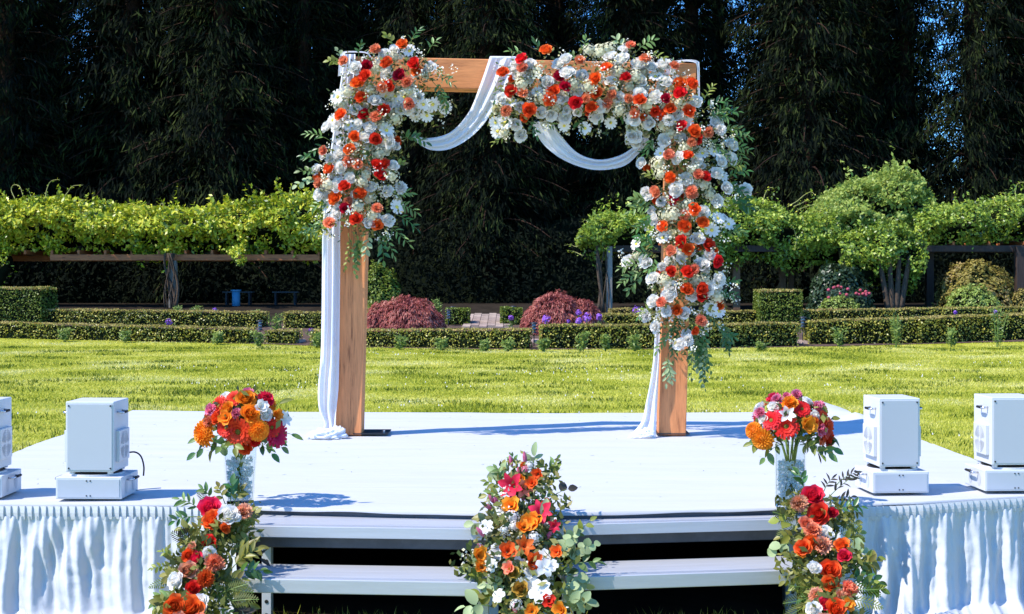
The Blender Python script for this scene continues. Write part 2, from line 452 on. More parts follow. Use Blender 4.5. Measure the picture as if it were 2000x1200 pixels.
# stepping stones in the gaps of the front hedge
for k, (px, py, w) in enumerate([(487,664,.42),(578,668,.5),(1038,668,.5),(1572,670,.45),(640,672,.4)]):
    D = ground_D(py)
    mb = MB(); n = 9
    ring = [(w*.5*math.cos(2*math.pi*i/n)*random.uniform(.85,1.1), .4*math.sin(2*math.pi*i/n)*random.uniform(.85,1.1)) for i in range(n)]
    vv = [(a, b, -.02) for a, b in ring] + [(a*.94, b*.94, .05) for a, b in ring]
    mb.add(vv, [tuple(range(n, 2*n))] + [(i, (i+1)%n, n+(i+1)%n, n+i) for i in range(n)])
    obj('stepping_stone', mb.mesh('stepping_stone', M['paver']), loc=P(px, py, D) * 1.0 + Vector((0,0,.012)),
        label=['flat stone in the gap after the far left low hedge','flat stone between the two short hedge ends left of the arch','flat stone beside the path lamp near the right red maple','flat stone under the black lamp in the right hedge gap','flat stone by the low plant behind the drape of the left post'][k], cat='stone', group='flat stones in the bed')

# lawn grass blades (uncountable)
def blades(xr, yfun, n, hmin, hmax, w, name, clump=True):
    y = yfun(n); x = rng.uniform(xr[0], xr[1], n) * (y if xr[2] else 1)
    z = np.array([g(v) for v in y])
    ang = rng.uniform(0, 2*np.pi, n)
    h = rng.uniform(hmin, hmax, n) * (1 + .35*np.sin(x*1.7 + 2*np.sin(y*.9)) * np.sin(y*1.1 + x*1.9))
    ww = w * (.6 + y / 18.0)
    lean = rng.normal(0, .45, (n, 2)) * h[:, None]
    dx = np.cos(ang) * ww; dy = np.sin(ang) * ww
    a = np.stack([x - dx, y - dy, z], 1); b = np.stack([x + dx, y + dy, z], 1)
    c = np.stack([x + lean[:,0], y + lean[:,1], z + h], 1)
    V = np.stack([a, b, c], 1).reshape(-1, 3)
    return V, np.arange(3*n).reshape(n, 3)
nb = 640000
u = lambda n: 11.0 + (39.0 - 11.0) * rng.random(n) ** 1.3
V1, F1 = blades((-.60, .60, True), u, nb, .012, .034, .0052, 'g')
edge_y = np.array([ground_D(interp(1000 + x / y * F, EDGE)) for x, y in zip(V1[::3, 0][:], V1[::3, 1][:])])
keep = V1[::3, 1] < edge_y + .05
F1 = F1[keep]
V2, F2 = blades((-3.6, 3.6, False), lambda n: rng.uniform(5.0, 6.6, n), 22000, .03, .085, .004, 'g')
# darker, taller tufts and a few clover heads in the turf
nt_ = 300
ty = 11.5 + 22 * rng.random(nt_) ** 1.1; tx = rng.uniform(-.40, .40, nt_) * ty
cnt = 70
ty3 = np.repeat(ty, cnt) + rng.normal(0, .16, nt_*cnt); tx3 = np.repeat(tx, cnt) + rng.normal(0, .22, nt_*cnt)
ang = rng.uniform(0, 6.28, nt_*cnt); hh = rng.uniform(.03, .065, nt_*cnt); ww = .006*(.6+ty3/18)
ln = rng.normal(0, .4, (nt_*cnt, 2))*hh[:, None]; z0 = np.zeros(nt_*cnt)
V3 = np.stack([np.stack([tx3-np.cos(ang)*ww, ty3-np.sin(ang)*ww, z0], 1), np.stack([tx3+np.cos(ang)*ww, ty3+np.sin(ang)*ww, z0], 1), np.stack([tx3+ln[:,0], ty3+ln[:,1], hh], 1)], 1).reshape(-1, 3)
F3 = np.arange(3*nt_*cnt).reshape(-1, 3)
nc = 300
cy = np.repeat(12.5 + 17*rng.random(30), 10) + rng.normal(0, .3, nc); cx = np.repeat(rng.uniform(-.36, .36, 30), 10)*cy + rng.normal(0, .6, nc)
cz = np.full(nc, .06)
V4 = np.stack([np.stack([cx-.008, cy, cz], 1), np.stack([cx+.008, cy, cz], 1), np.stack([cx, cy+.01, cz+.022], 1)], 1).reshape(-1, 3)
F4 = np.arange(3*nc).reshape(-1, 3)
V, Fq, mi = join([(V1, F1, 0), (V2, F2, 0), (V3, F3, 1), (V4, F4, 2)])
obj('lawn_grass', mesh_np('lawn_grass', V, Fq, [M['grass'], M['tuft'], M['clover']], mi), kind='stuff')

# ------------------------------------------------------------------ CONIFER WOOD
def make_conifer(seed, H=26.0, low=1.2):
    r = np.random.default_rng(seed)
    tb = MB()
    pts = []; rad = []
    for k in range(9):
        t = k / 8
        pts.append((.25*math.sin(seed + t*2.2)*t, .2*math.cos(seed*1.7 + t*3)*t, -0.3 + t * H)); rad.append(.42 * (1 - t) ** .8 + .03 + (.14 if k == 0 else 0))
    tb.tube(pts, rad, 10)
    C = []; A = []
    nb = 210
    for i in range(nb):
        t = (i / nb) ** 1.35
        z = low + t * (H - low)
        L = (1 - t) ** .75 * 3.6 * r.uniform(.6, 1.1) + .3
        a = i * 2.399 + r.uniform(-.4, .4)
        dirv = np.array([math.cos(a), math.sin(a)])
        pp = []
        for k in range(7):
            s = k / 6
            zz = z + .25 * L * s - .42 * L * s * s
            pp.append((dirv[0]*L*s, dirv[1]*L*s, zz))
        if t < .6: tb.tube(pp, [.05*(1-t)*(1-k/7.5)+.006 for k in range(7)], 4, cap=False)
        ns = int(14 + 40 * (1 - t))
        s = r.uniform(.12, 1.02, ns)
        base = np.stack([np.interp(s, np.linspace(0,1,7), [p[q] for p in pp]) for q in range(3)], 1)
        side = np.array([-dirv[1], dirv[0], 0])
        off = r.normal(0, 1, (ns, 1)) * side[None] * (.14 + .32 * L * .28)
        base = base + off; base[:, 2] += r.normal(-.16, .20, ns)
        C.append(base); A.append(np.repeat(np.array([[dirv[0]*.7, dirv[1]*.7, -.75]]), ns, 0))
    C = np.concatenate(C); A = np.concatenate(A)
    k = 6
    C3 = np.repeat(C, k, 0) + r.normal(0, .13, (len(C)*k, 3)); A3 = np.repeat(A, k, 0)
    Nn = unit(np.stack([C3[:,0], C3[:,1], np.full(len(C3), 1.2)], 1))
    V, Fq = leaf_quads(C3, Nn, .36, .055, droop=.3, spread=.55, along=A3)
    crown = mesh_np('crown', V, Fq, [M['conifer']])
    return tb.mesh('trunk', M['bark'], True), crown

CON = [make_conifer(s, h, lo) for s, h, lo in ((1, 27, .8), (2, 24, 1.4), (3, 29, 2.2))]
def place_conifer(x, y, k, sc, rz):
    t = thing('conifer_tree', 'tall dark drooping conifer in the shaded wood behind the garden', 'tree', (x, y, g(y)), 'conifers of the dark wood', rz)
    t.scale = (sc, sc, sc)
    obj('trunk', CON[k][0], t); obj('crown', CON[k][1], t)
rr = random.Random(11)
for row, (yy, x0, x1, st) in enumerate([(55, -26, 27, 3.7), (60.5, -31, 30, 3.5), (66.5, -34, 33, 3.6), (73, -38, 36, 3.7)]):
    x = x0
    while x < x1:
        X = x + rr.uniform(-.8, .8); Y = yy + rr.uniform(-1.6, 1.6)
        # a thin place in the wood where sky shows, right of the arch
        pxx = X / Y * F + 1000
        gap = abs(pxx - 1842) < 58 or (abs(pxx - 1392) < 44 and row not in (1, 2))
        if not (gap and row < 4):
            place_conifer(X, Y, rr.randrange(3), rr.uniform(.85, 1.15), rr.uniform(0, 6.28))
        x += st
# trees to the left of the frame that shade the wood and stand on the same edge
for (x, y) in [(-30, 47), (-33, 52), (-36, 57), (-29, 54.5), (-38, 46), (-35, 62), (-41, 55)]:
    place_conifer(x, y, rr.randrange(3), 1.15, rr.uniform(0, 6.28))

# ------------------------------------------------------------------ shrub / vine masses
def vine_mass(px0, px1, top, bot, D, th, nleaf, size, m, parent, name='foliage', core=True, lump=.35, droop=.6, seed=0., topfrac=.35):
    """leafy mass over a real width, height and depth th behind D; top / bot are outline tables"""
    n = nleaf
    px = rng.uniform(px0, px1, n); v = rng.random(n)
    isTop = rng.random(n) < topfrac
    C = np.zeros((n, 3)); Nn = np.zeros((n, 3)); keep = np.ones(n, bool)
    for i in range(n):
        t = interp(px[i], top); b = interp(px[i], bot)
        xx = (px[i] - 1000) / F * D
        zt = EYE - (t - HZ) / F * D; zb = EYE - (b - HZ) / F * D
        zm = zb + v[i] * (zt - zb)
        q = nz(xx*1.3 + seed, zm*1.5, seed) ; q2 = nz(xx*3.1, zm*3.3, seed+5)
        if isTop[i]:
            dep = rng.random()
            C[i] = (xx, D + dep*th, zt + .35*lump*q + .45*q2*lump - .12*abs(dep-.4) + abs(rng.normal(0,.07))); Nn[i] = (0, -.25, 1)
        else:
            e = (2*v[i]-1)
            yy = D + 1.0*(max(0, .62-v[i])/.62)**1.15 + .32*th*(1 - math.sqrt(max(0, 1 - (max(0, v[i]-.6)/.4)**2*.9))) - lump*q*1.1 - .4*lump*q2
            if q + .7*q2 < .06 - .50*v[i] and rng.random() < .85: keep[i] = False
            C[i] = (xx, yy + rng.uniform(-.22,.12), zm + .15*q2); Nn[i] = (.15*q, -1, .45 + .7*e)
    # loose shoots standing out of the surface
    ns = max(6, n//130); ids = rng.choice(np.flatnonzero(keep), ns)
    Cs = []; Ns = []
    for i in ids:
        d = Nn[i]/np.linalg.norm(Nn[i]) + rng.normal(0, .5, 3) + np.array([0,-.1,.35]); Ls = rng.uniform(.18, .5)
        for k in range(9):
            f = (k+1)/9; Cs.append(C[i] + d*Ls*f + np.array([0,0,-.35*Ls*f*f]) + rng.normal(0,.035,3)); Ns.append(Nn[i])
    C = np.concatenate([C[keep], np.array(Cs)]); Nn = np.concatenate([Nn[keep], np.array(Ns)])
    V, Fq = leaf_quads(C, Nn, size, size*.5, droop=droop, spread=SPREAD_V)
    o = obj(name, mesh_np(name, V, Fq, [m]), parent)
    if core:
        cb = MB(); ns = 40
        def fn(uu, vv):
            pxx = px0 + (px1-px0) * min(max(uu, .02), .98)
            xx = (pxx - 1000) / F * D
            zt = EYE - (interp(pxx, top) - HZ) / F * D - .16; zb = EYE - (interp(pxx, bot) - HZ) / F * D + .16
            if zt < zb: zt = zb = (zt+zb)/2
            a = 2*math.pi*vv
            zc = (zt+zb)/2; hh = (zt-zb)/2
            return (xx, D + th*.52 - th*.34*math.cos(a), zc + hh*math.sin(a)*(1+.06*nz(xx*2, a)))
        cb.grid(fn, ns, 14)
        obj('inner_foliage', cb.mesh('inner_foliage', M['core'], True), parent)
    return o

def blob_shrub(c, rx, ry, rz, n, size, m, parent, name='foliage', lump=.22, droop=.5, half=True, elong=.5, seed=0.):
    d = unit(rng.normal(0, 1, (n, 3)))
    if half: d[:, 2] = np.abs(d[:, 2]) * 1.0 - .08
    k = np.array([1 + lump*nz(*(p*2.6 + seed)) + .5*lump*nz(*(p*6 + seed)) for p in d])
    rad = k * (1 - .22*rng.random(n)**2)
    C = d * rad[:, None] * np.array([rx, ry, rz]) + np.array(c)
    V, Fq = leaf_quads(C, d + np.array([0,0,.25]), size, size*elong, droop=droop, spread=.5)
    o = obj(name, mesh_np(name, V, Fq, [m]), parent)
    cb = MB()
    def fn(uu, vv):
        a = uu*2*math.pi; e = vv*math.pi/2 * .999
        dd = Vector((math.cos(a)*math.cos(e), math.sin(a)*math.cos(e), math.sin(e)))
        kk = .80*(1 + lump*nz(*(dd*2.6 + Vector((seed,seed,seed)))))
        return (c[0]+dd.x*rx*kk, c[1]+dd.y*ry*kk, c[2]+dd.z*rz*kk)
    cb.grid(fn, 16, 7)
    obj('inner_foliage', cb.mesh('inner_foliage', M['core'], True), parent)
    return o

# dark undergrowth behind the pergolas: one mass
pp = []
n = 26000
px = rng.uniform(-150, 2150, n); D = rng.uniform(49.5, 52.5, n)
topz = np.array([3.0 + 1.1*nz(p*.004, 3.3) + .7*nz(p*.013, 1.2) for p in px])
zz = .6 + rng.random(n) * topz
C = np.stack([(px-1000)/F*D, D + .6*np.abs(zz-1.5), zz], 1)
V, Fq = leaf_quads(C, np.repeat([[0.,-1.,.4]], n, 0), .20, .08, droop=.7, spread=.8)
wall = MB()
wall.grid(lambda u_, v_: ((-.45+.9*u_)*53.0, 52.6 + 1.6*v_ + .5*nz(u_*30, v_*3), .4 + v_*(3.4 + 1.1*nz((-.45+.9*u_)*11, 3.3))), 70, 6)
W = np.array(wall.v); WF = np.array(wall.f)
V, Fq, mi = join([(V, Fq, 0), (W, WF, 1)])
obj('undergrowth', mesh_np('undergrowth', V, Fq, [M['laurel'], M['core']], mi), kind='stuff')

def tendril(parent, px, py, D, dxs, r=.014):
    """thin arching vine shoot; dxs = list of photo offsets"""
    pts = [P(px + a, py + b, D + .2*math.sin(i)) for i, (a, b) in enumerate(dxs)]
    fine = []
    for i in range(len(pts)-1):
        p0 = pts[max(i-1,0)]; p1 = pts[i]; p2 = pts[i+1]; p3 = pts[min(i+2, len(pts)-1)]
        for s in (0, .25, .5, .75):
            fine.append(.5*((2*p1) + (p2-p0)*s + (2*p0-5*p1+4*p2-p3)*s*s + (3*p1-p0-3*p2+p3)*s**3))
    fine.append(pts[-1])
    q = MB(); q.tube(fine, [r*(1-.6*i/len(fine)) for i in range(len(fine))], 4)
    n = 14
    idx = rng.integers(0, len(fine), n)
    C = np.array([tuple(fine[i]) for i in idx]) + rng.normal(0, .03, (n, 3))
    V, Fq = leaf_quads(C, np.repeat([[0.,-1.,.3]], n, 0), .07, .035)
    for i in range(n): q.add(V[4*i:4*i+4], [(0,1,2,3)], 1)
    obj('tendril', q.mesh('tendril', [M['stem_y'], M['vine_l']], True), parent)

# left pergola and its vine
DL = 45.0
def zpx(py, D): return EYE - (py - HZ) / F * D
per = thing('pergola', 'long timber pergola under the vine left of the arch', 'pergola', (-11, DL+1, g(DL)))
inv = Vector((-11, DL+1, g(DL)))
def part_box(name, lo, hi, m, parent, origin, bev=.01):
    c = (Vector(lo) + Vector(hi)) / 2
    q = MB(); q.box(Vector(lo)-c, Vector(hi)-c)
    return bevel(obj(name, q.mesh(name, m), parent, c - origin), bev, 1)
for yy in (DL+.35, DL+2.4):
    part_box('beam', ((92-1000)/F*DL if yy < DL+1 else -21, yy-.08, zpx(509, DL)), (-6.1, yy+.08, zpx(497, DL)), M['red_wood'], per, inv)
for pxx in (-160, 333, 640):
    for yy in ((DL+.35, DL+2.4) if pxx != 333 else (DL+.35,)):
        xx = (pxx-1000)/F*DL
        part_box('post', (xx-.12, yy-.11, g(yy)-.1), (xx+.12, yy+.11, zpx(509, DL)-.003), M['old_wood'], per, inv)
for k in range(18):
    xx = -20.6 + k*.85
    part_box('rafter', (xx-.04, DL+.46, zpx(497, DL)+.003), (xx+.04, DL+3, zpx(490, DL)+.03), M['red_wood'], per, inv)
vl = thing('wisteria_vine', 'bright green vine covering the long pergola left of the arch', 'vine', (0,0,0))
topL = [(-250,398),(0,402),(60,392),(100,398),(140,402),(200,410),(280,413),(330,414),(400,412),(440,404),(480,396),(540,390),(590,384),(640,384)]
botL = [(-250,500),(0,500),(60,492),(100,494),(135,486),(165,500),(200,503),(240,506),(330,516),(365,506),(410,492),(445,508),(470,520),(490,506),(540,508),(600,512),(640,510)]
vine_mass(-250, 640, topL, botL, DL, 3.2, 26000, .165, M['vine_l'], vl, seed=1.3, lump=.5)
hang = [(-60,470),(0,486),(14,480)]
vine_mass(-120, 14, [(-120,480),(14,490)], [(-120,600),(-20,590),(14,530)], DL-.2, .8, 1600, .12, M['vine_l'], vl, 'hanging_foliage', core=True, seed=4.)
vine_mass(445, 475, [(445,490),(475,490)], [(445,505),(462,528),(475,505)], DL-.5, .4, 260, .12, M['vine_l'], vl, 'hanging_foliage', core=False, seed=5.)
for t in [(30,390,[(0,0),(-8,-18),(-4,-28),(8,-26),(14,-10),(18,4)]), (62,392,[(0,0),(-3,-14),(-8,-22)]), (88,388,[(0,0),(4,-20),(12,-34),(28,-37)]),
          (120,388,[(0,4),(12,-12),(22,-24),(42,-26)]), (15,398,[(0,0),(-8,-10),(-20,-12)]), (185,412,[(0,0),(0,-8),(12,-4),(18,-2)]),
          (245,414,[(0,0),(3,-14),(12,-16),(22,-12),(34,-4)]), (312,414,[(0,0),(0,-12),(6,-16),(8,-4),(14,-2)]), (552,392,[(0,0),(-6,-18),(-14,-30),(-14,-40),(-6,-44)]), (563,390,[(0,0),(3,-16),(8,-32)]), (420,412,[(0,0),(2,-9)])]:
    tendril(vl, t[0], t[1], DL+.5, t[2])
q = MB()
for k in range(7):
    a = k*.9; bx = (333-1000)/F*DL + .16*math.cos(a); by = DL + .05 + .15*math.sin(a)
    q.tube([(bx+.10*math.sin(k+s*5)*(.4+s) - .25*(1 if k<3 else -.5)*s*(k%2), by-.06*s, g(DL)+ s*1.75) for s in [i/8 for i in range(9)]], [.055-.02*(i/8) if k < 3 else .018 for i in range(9)], 6)
obj('trunk', q.mesh('trunk', M['vine_wood'], True), vl)

# right pergola, with climbing vines
DR = 43.5
inv = Vector((9, DR+1, g(DR)))
per2 = thing('pergola', 'timber pergola with grey posts under the vines right of the arch', 'pergola', tuple(inv))
for yy in (DR+.4, DR+2.3):
    part_box('beam', ((1150-1000)/F*DR, yy-.08, zpx(492, DR)), (20, yy+.08, zpx(479, DR)), M['dark_wood'], per2, inv)
for pxx, yy, w in ((1190, DR+.1, .09), (1438, DR+1.0, .11), (1528, DR+2.3, .10), (1412, DR+2.3, .09), (1545, DR+2.6, .08), (1815, DR+1.2, .11), (1991, DR+.1, .12)):
    xx = (pxx-1000)/F*yy
    part_box('post', (xx-w, yy-w, g(yy)-.1), (xx+w, yy+w, zpx(481, DR)-.003), M['old_wood'] if pxx < 1200 else M['dark_wood'] if pxx > 1700 else M['brown_wood'], per2, inv)
for k in range(15):
    xx = 2.6 + k*1.1
    part_box('rafter', (xx-.04, DR+.5, zpx(479, DR)+.003), (xx+.04, DR+3, zpx(473, DR)+.03), M['red_wood'], per2, inv)
vs_ = thing('wisteria_vine', 'small leafy vine crown on the grey post seen through the arch', 'vine', (0,0,0))
vine_mass(1128, 1275, [(1128,470),(1140,448),(1160,430),(1190,420),(1230,424),(1275,432)], [(1128,480),(1150,505),(1170,522),(1195,500),(1225,492),(1275,490)], DR-.2, 2.0, 5200, .13, M['vine_r'], vs_, seed=8.)
for t in [(1136,478,[(0,0),(-12,4),(-22,0),(-34,2)]), (1138,500,[(0,0),(-16,-8),(-30,-10)]), (1150,440,[(0,0),(-6,-10),(-14,-6)])]:
    tendril(vs_, t[0], t[1], DR, t[2])
q = MB()
for k in range(5):
    q.tube([((1176-1000)/F*DR + .09*math.sin(k*1.7+s*4) + .06*(k-2), DR - .02 + .05*math.cos(k+s*3), g(DR)+s*2.2) for s in [i/8 for i in range(9)]], [.07-.03*i/8 if k<2 else .016 for i in range(9)], 6)
obj('trunk', q.mesh('trunk', M['vine_wood'], True), vs_)

vr = thing('climbing_vine', 'mid green vine over the pergola directly right of the arch', 'vine', (0,0,0))
vine_mass(1370, 1640, [(1370,420),(1400,402),(1450,393),(1500,396),(1530,412),(1560,426),(1600,428),(1640,420)], [(1370,520),(1400,512),(1440,530),(1480,505),(1520,520),(1560,540),(1600,520),(1640,520)], DR-.1, 3.0, 11500, .13, M['vine_r'], vr, seed=11.)
for t in [(1490,398,[(0,0),(4,-18),(12,-30),(20,-31)]), (1540,402,[(0,0),(16,-8),(30,-20),(44,-27),(52,-20)]), (1550,404,[(0,0),(18,-8),(28,-14)]), (1556,412,[(0,0),(18,-8),(36,-12)]), (1600,418,[(0,0),(4,-8),(14,-10)]),
          (1480,430,[(0,0),(-2,12),(8,20),(20,18)]), (1545,440,[(0,0),(8,14),(10,32),(6,50)])]:
    tendril(vr, t[0], t[1], DR-.5, t[2])
vr2 = thing('climbing_vine', 'thick flat topped vine over the pergola at the far right', 'vine', (0,0,0))
vine_mass(1790, 2250, [(1790,420),(1830,408),(1880,408),(1930,400),(1970,394),(2000,388),(2250,380)], [(1790,500),(1830,480),(1870,488),(1920,476),(1960,484),(2000,470),(2250,490)], DR-.1, 3.0, 13000, .125, M['vine_r'], vr2, seed=15.)
for t in [(1985,392,[(0,0),(-2,-20),(4,-34),(16,-36)]), (1965,396,[(0,0),(-2,-16),(-14,-20)]), (1945,402,[(0,0),(-6,-16)]), (1905,408,[(0,0),(8,-8),(18,-4)])]:
    tendril(vr2, t[0], t[1], DR, t[2])
sh = thing('large_shrub', 'tall rounded pale green shrub rising above the right pergola', 'shrub', (0,0,0))
vine_mass(1605, 1832, [(1605,440),(1625,405),(1650,375),(1690,358),(1720,362),(1735,342),(1770,336),(1800,345),(1822,380),(1832,410)], [(1605,500),(1660,545),(1720,560),(1780,545),(1832,480)], DR+.6, 3.6, 15500, .145, M['shrub_pale'], sh, seed=19., lump=.5)
sh2 = thing('large_shrub', 'leafy shrub with a dark forked trunk below the tall pale shrub', 'shrub', (0,0,0))
vine_mass(1640, 1812, [(1640,470),(1700,452),(1760,445),(1812,470)], [(1640,545),(1690,575),(1740,565),(1790,590),(1812,560)], DR-.6, 1.6, 6500, .125, M['vine_r'], sh2, seed=23., lump=.4)
q = MB()
for k in range(4):
    q.tube([((1738-1000)/F*DR + (.05+.09*s)*(k-1.5)*2.2, DR-.5, g(DR)+s*1.7) for s in [i/6 for i in range(7)]], [.11-.05*i/6 for i in range(7)], 7)
obj('trunk', q.mesh('trunk', M['vine_wood'], True), sh2)

def shrub(name, label, cat, px, pyb, w_px, pytop, D, n, size, m, ry=None, **kw):
    x = (px-1000)/F*D; rx = w_px/2/F*D; top = zpx(pytop, D)
    t = thing(name, label, cat, (x, D, g(D)))
    zb = g(D)
    blob_shrub((0, 0, 0), rx, ry or rx*.8, top - zb, n, size, m, t, **kw)
    return t
shrub('rose_bush', 'glossy dark green bush with pink roses behind the right hedge', 'bush', 1640, 600, 130, 505, 42.6, 5200, .13, M['dark_shrub'], seed=2.)
t = bpy.data.objects['rose_bush']
for k in range(17):
    ax = random.gauss(-.25, .33); az = 1.02 + random.gauss(-.25, .1)
    mbq = MB(); mbq.grid(lambda a, b: (.055*math.cos(6.283*a)*math.sin(3.14*b), .055*math.sin(6.283*a)*math.sin(3.14*b), .05*math.cos(3.14*b)), 7, 4)
    if k == 0: rme = mbq.mesh('rose_bloom', M['rose_pink'], True)
    obj('rose_bloom', rme, t, (ax if k < 12 else random.gauss(.42,.12), -.95+random.uniform(-.08,.05), az if k < 12 else .62+random.gauss(0,.06)))
shrub('flowering_shrub', 'tan and yellow shrub with pale blooms under the far right pergola', 'shrub', 1905, 602, 150, 500, 43.4, 7000, .115, M['tan_shrub'], seed=6.)
shrub('flowering_shrub', 'low pale green bush in front of the tan shrub', 'shrub', 1900, 604, 120, 552, 42.2, 3000, .09, M['shrub_pale'], seed=9.)
shrub('round_bush', 'low grey green bush at the foot of the pink rose bush', 'bush', 1640, 604, 90, 572, 41.7, 1700, .08, M['euc_s'] if 'euc_s' in M else M['shrub_pale'], seed=31.)
shrub('round_bush', 'dark green leafy shrub right behind the left cedar post', 'bush', 742, 600, 90, 508, 44.5, 4200, .10, M['topiary'], seed=12.)
shrub('round_bush', 'dull orange bush beside the last pergola post', 'bush', 1992, 604, 60, 560, 43.0, 1500, .08, M['tan_shrub'], seed=13.)
q = MB()
# ------------------------------------------------------------------ hedges
def hedge(name, label, px0, px1, yb0, yb1, yt0, yt1, th=.62, D0=None, D1=None, dens=820, m='hedge', top='hedge_top', lsize=.056, roundness=.04, group='clipped low hedges of the border', cat='hedge'):
    D0 = D0 or ground_D(yb0); D1 = D1 or ground_D(yb1)
    a = Vector(((px0-1000)/F*D0, D0, 0)); b = Vector(((px1-1000)/F*D1, D1, 0))
    ha = zpx(yt0, D0) ; hb = zpx(yt1, D1)
    L = (b-a).length; d = (b-a)/L; nrm = Vector((d.y, -d.x, 0))           # towards the camera
    if nrm.y > 0: nrm = -nrm
    t = thing(name, label, cat, (a+b)/2 + Vector((0,0,g((D0+D1)/2))), group)
    org = Vector(t.location)
    hmean = (ha+hb)/2 - g((D0+D1)/2)
    nf = int(L*hmean*dens*1.15); nt = int(L*th*dens*.9); ne = int(th*hmean*dens)
    def pt(u, dep, h):
        base = a + (b-a)*u - nrm*dep
        zg = g(base.y); zt = ha+(hb-ha)*u
        zt += .035*nz(u*L*2.2, dep*3, D0) + .02*nz(u*L*7, dep*6, 3)
        bulge = .05*nz(u*L*1.6, h*3, D0+7) + .025*nz(u*L*5, h*7, 9)
        base += nrm*bulge*(1 if dep < th/2 else -1)
        return Vector((base.x, base.y, zg + (zt-zg)*h))
    C = np.zeros((nf+nt+2*ne, 3)); Nn = np.zeros_like(C); mi = np.zeros(len(C), int)
    for i in range(nf):
        uu = rng.random(); h = .02 + .98*rng.random()**.85
        dep = rng.random()**2*.09 + (.05 if h > .93 else 0)
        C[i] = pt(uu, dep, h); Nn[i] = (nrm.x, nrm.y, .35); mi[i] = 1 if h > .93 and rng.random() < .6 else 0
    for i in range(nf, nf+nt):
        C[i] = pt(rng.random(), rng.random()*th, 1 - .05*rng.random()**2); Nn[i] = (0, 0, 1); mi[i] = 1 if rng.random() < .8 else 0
    for i in range(nf+nt, len(C)):
        e = i < nf+nt+ne
        uu = (.0 if e else 1.0) + (1 if e else -1)*(.09/L)*rng.random()**2
        C[i] = pt(uu, rng.random()*th, rng.random()); Nn[i] = (-d if e else d)*1.0 + Vector((0,0,.3))
    V, Fq = leaf_quads(C - np.array(org), Nn, lsize, lsize*.62, droop=0, spread=.95)
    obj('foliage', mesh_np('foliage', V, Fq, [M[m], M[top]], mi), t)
    q = MB(); q.add([(a + (b-a)*uu - nrm*dep).to_3d() + Vector((0,0,zz)) - org for uu, dep, zz in
        [(.07/L,.06,g(D0)-.05),(1-.07/L,.06,g(D1)-.05),(1-.07/L,th-.05,g(D1)-.05),(.07/L,th-.05,g(D0)-.05),(.07/L,.06,ha-.06),(1-.07/L,.06,hb-.06),(1-.07/L,th-.05,hb-.06),(.07/L,th-.05,ha-.06)]],
        [(3,2,1,0),(4,5,6,7),(0,1,5,4),(1,2,6,5),(2,3,7,6),(3,0,4,7)])
    obj('inner_shade_core', q.mesh('inner_shade_core', M['core']), t)
    return t
LH = 'low_hedge'
# front row
hedge(LH, 'front row low hedge running along the lawn at far left', -240, 240, 656, 667, 624, 636, dens=720)
hedge(LH, 'front row low hedge ending in the gap left of the short hedge', 240.5, 483, 667, 672, 636, 642)
hedge(LH, 'very short front hedge piece between two gaps left of the arch', 516, 577, 672, 673, 645, 645)
hedge(LH, 'front row low hedge passing behind the left cedar post', 604, 1028, 677, 683, 645, 643)
hedge(LH, 'front row low hedge between the path lamp and right flower column', 1054, 1300, 682, 682, 635, 634)
hedge(LH, 'front row low hedge from right flower column to the lamp gap', 1301, 1563, 682, 677, 634, 631)
hedge(LH, 'front row low hedge starting right of the lamp gap', 1580, 1800, 674, 672, 627, 620)
hedge(LH, 'front row low hedge running out at the far right', 1801, 2250, 672, 656, 620, 605)
# rear row
hedge(LH, 'rear row low hedge from the tall block to the tiny lamp gap at left', 84, 512, 638, 640, 604, 610, D0=39.6, D1=38.6)
hedge(LH, 'rear row low hedge behind the white drape tail', 552, 735, 640, 642, 610, 610, D0=38.4, D1=38.0)
hedge(LH, 'rear row low hedge between the right maple and right flower column', 1176, 1300, 636, 636, 614, 613, D0=37.6, D1=37.8)
hedge(LH, 'rear row low hedge left of the square topiary', 1300.5, 1500, 636, 634, 609, 607, D0=38.2, D1=38.6)
hedge(LH, 'rear row low hedge running right from the square topiary', 1568, 2250, 634, 626, 606, 596, D0=39.0, D1=41.5, dens=720)
hedge('yellow_hedge', 'sunlit yellowish clipped hedge behind the grey post', 1190, 1275, 622, 622, 603, 603, D0=41.5, D1=41.5, m='hedge_top', group=None)
# taller blocks
hedge('topiary_block', 'square clipped topiary block standing in the right hedge rows', 1484, 1568, 634, 634, 567, 566, th=1.1, D0=38.0, D1=38.0, m='topiary', dens=950, group='clipped topiary blocks')
hedge('topiary_block', 'wide tall clipped block at the left frame edge', -120, 80, 640, 640, 562, 562, th=1.5, D0=39.4, D1=39.4, m='topiary', dens=720, group='clipped topiary blocks')
hedge('topiary_block', 'small clipped block left of the brick path', 870, 917, 642, 642, 602, 603, th=.8, D0=39.3, D1=39.3, m='topiary', top='topiary', dens=950, group='clipped topiary blocks')
hedge('topiary_block', 'small clipped block right of the brick path', 977, 1020, 642, 642, 600, 603, th=.8, D0=39.3, D1=39.3, m='topiary', top='topiary', dens=950, group='clipped topiary blocks')

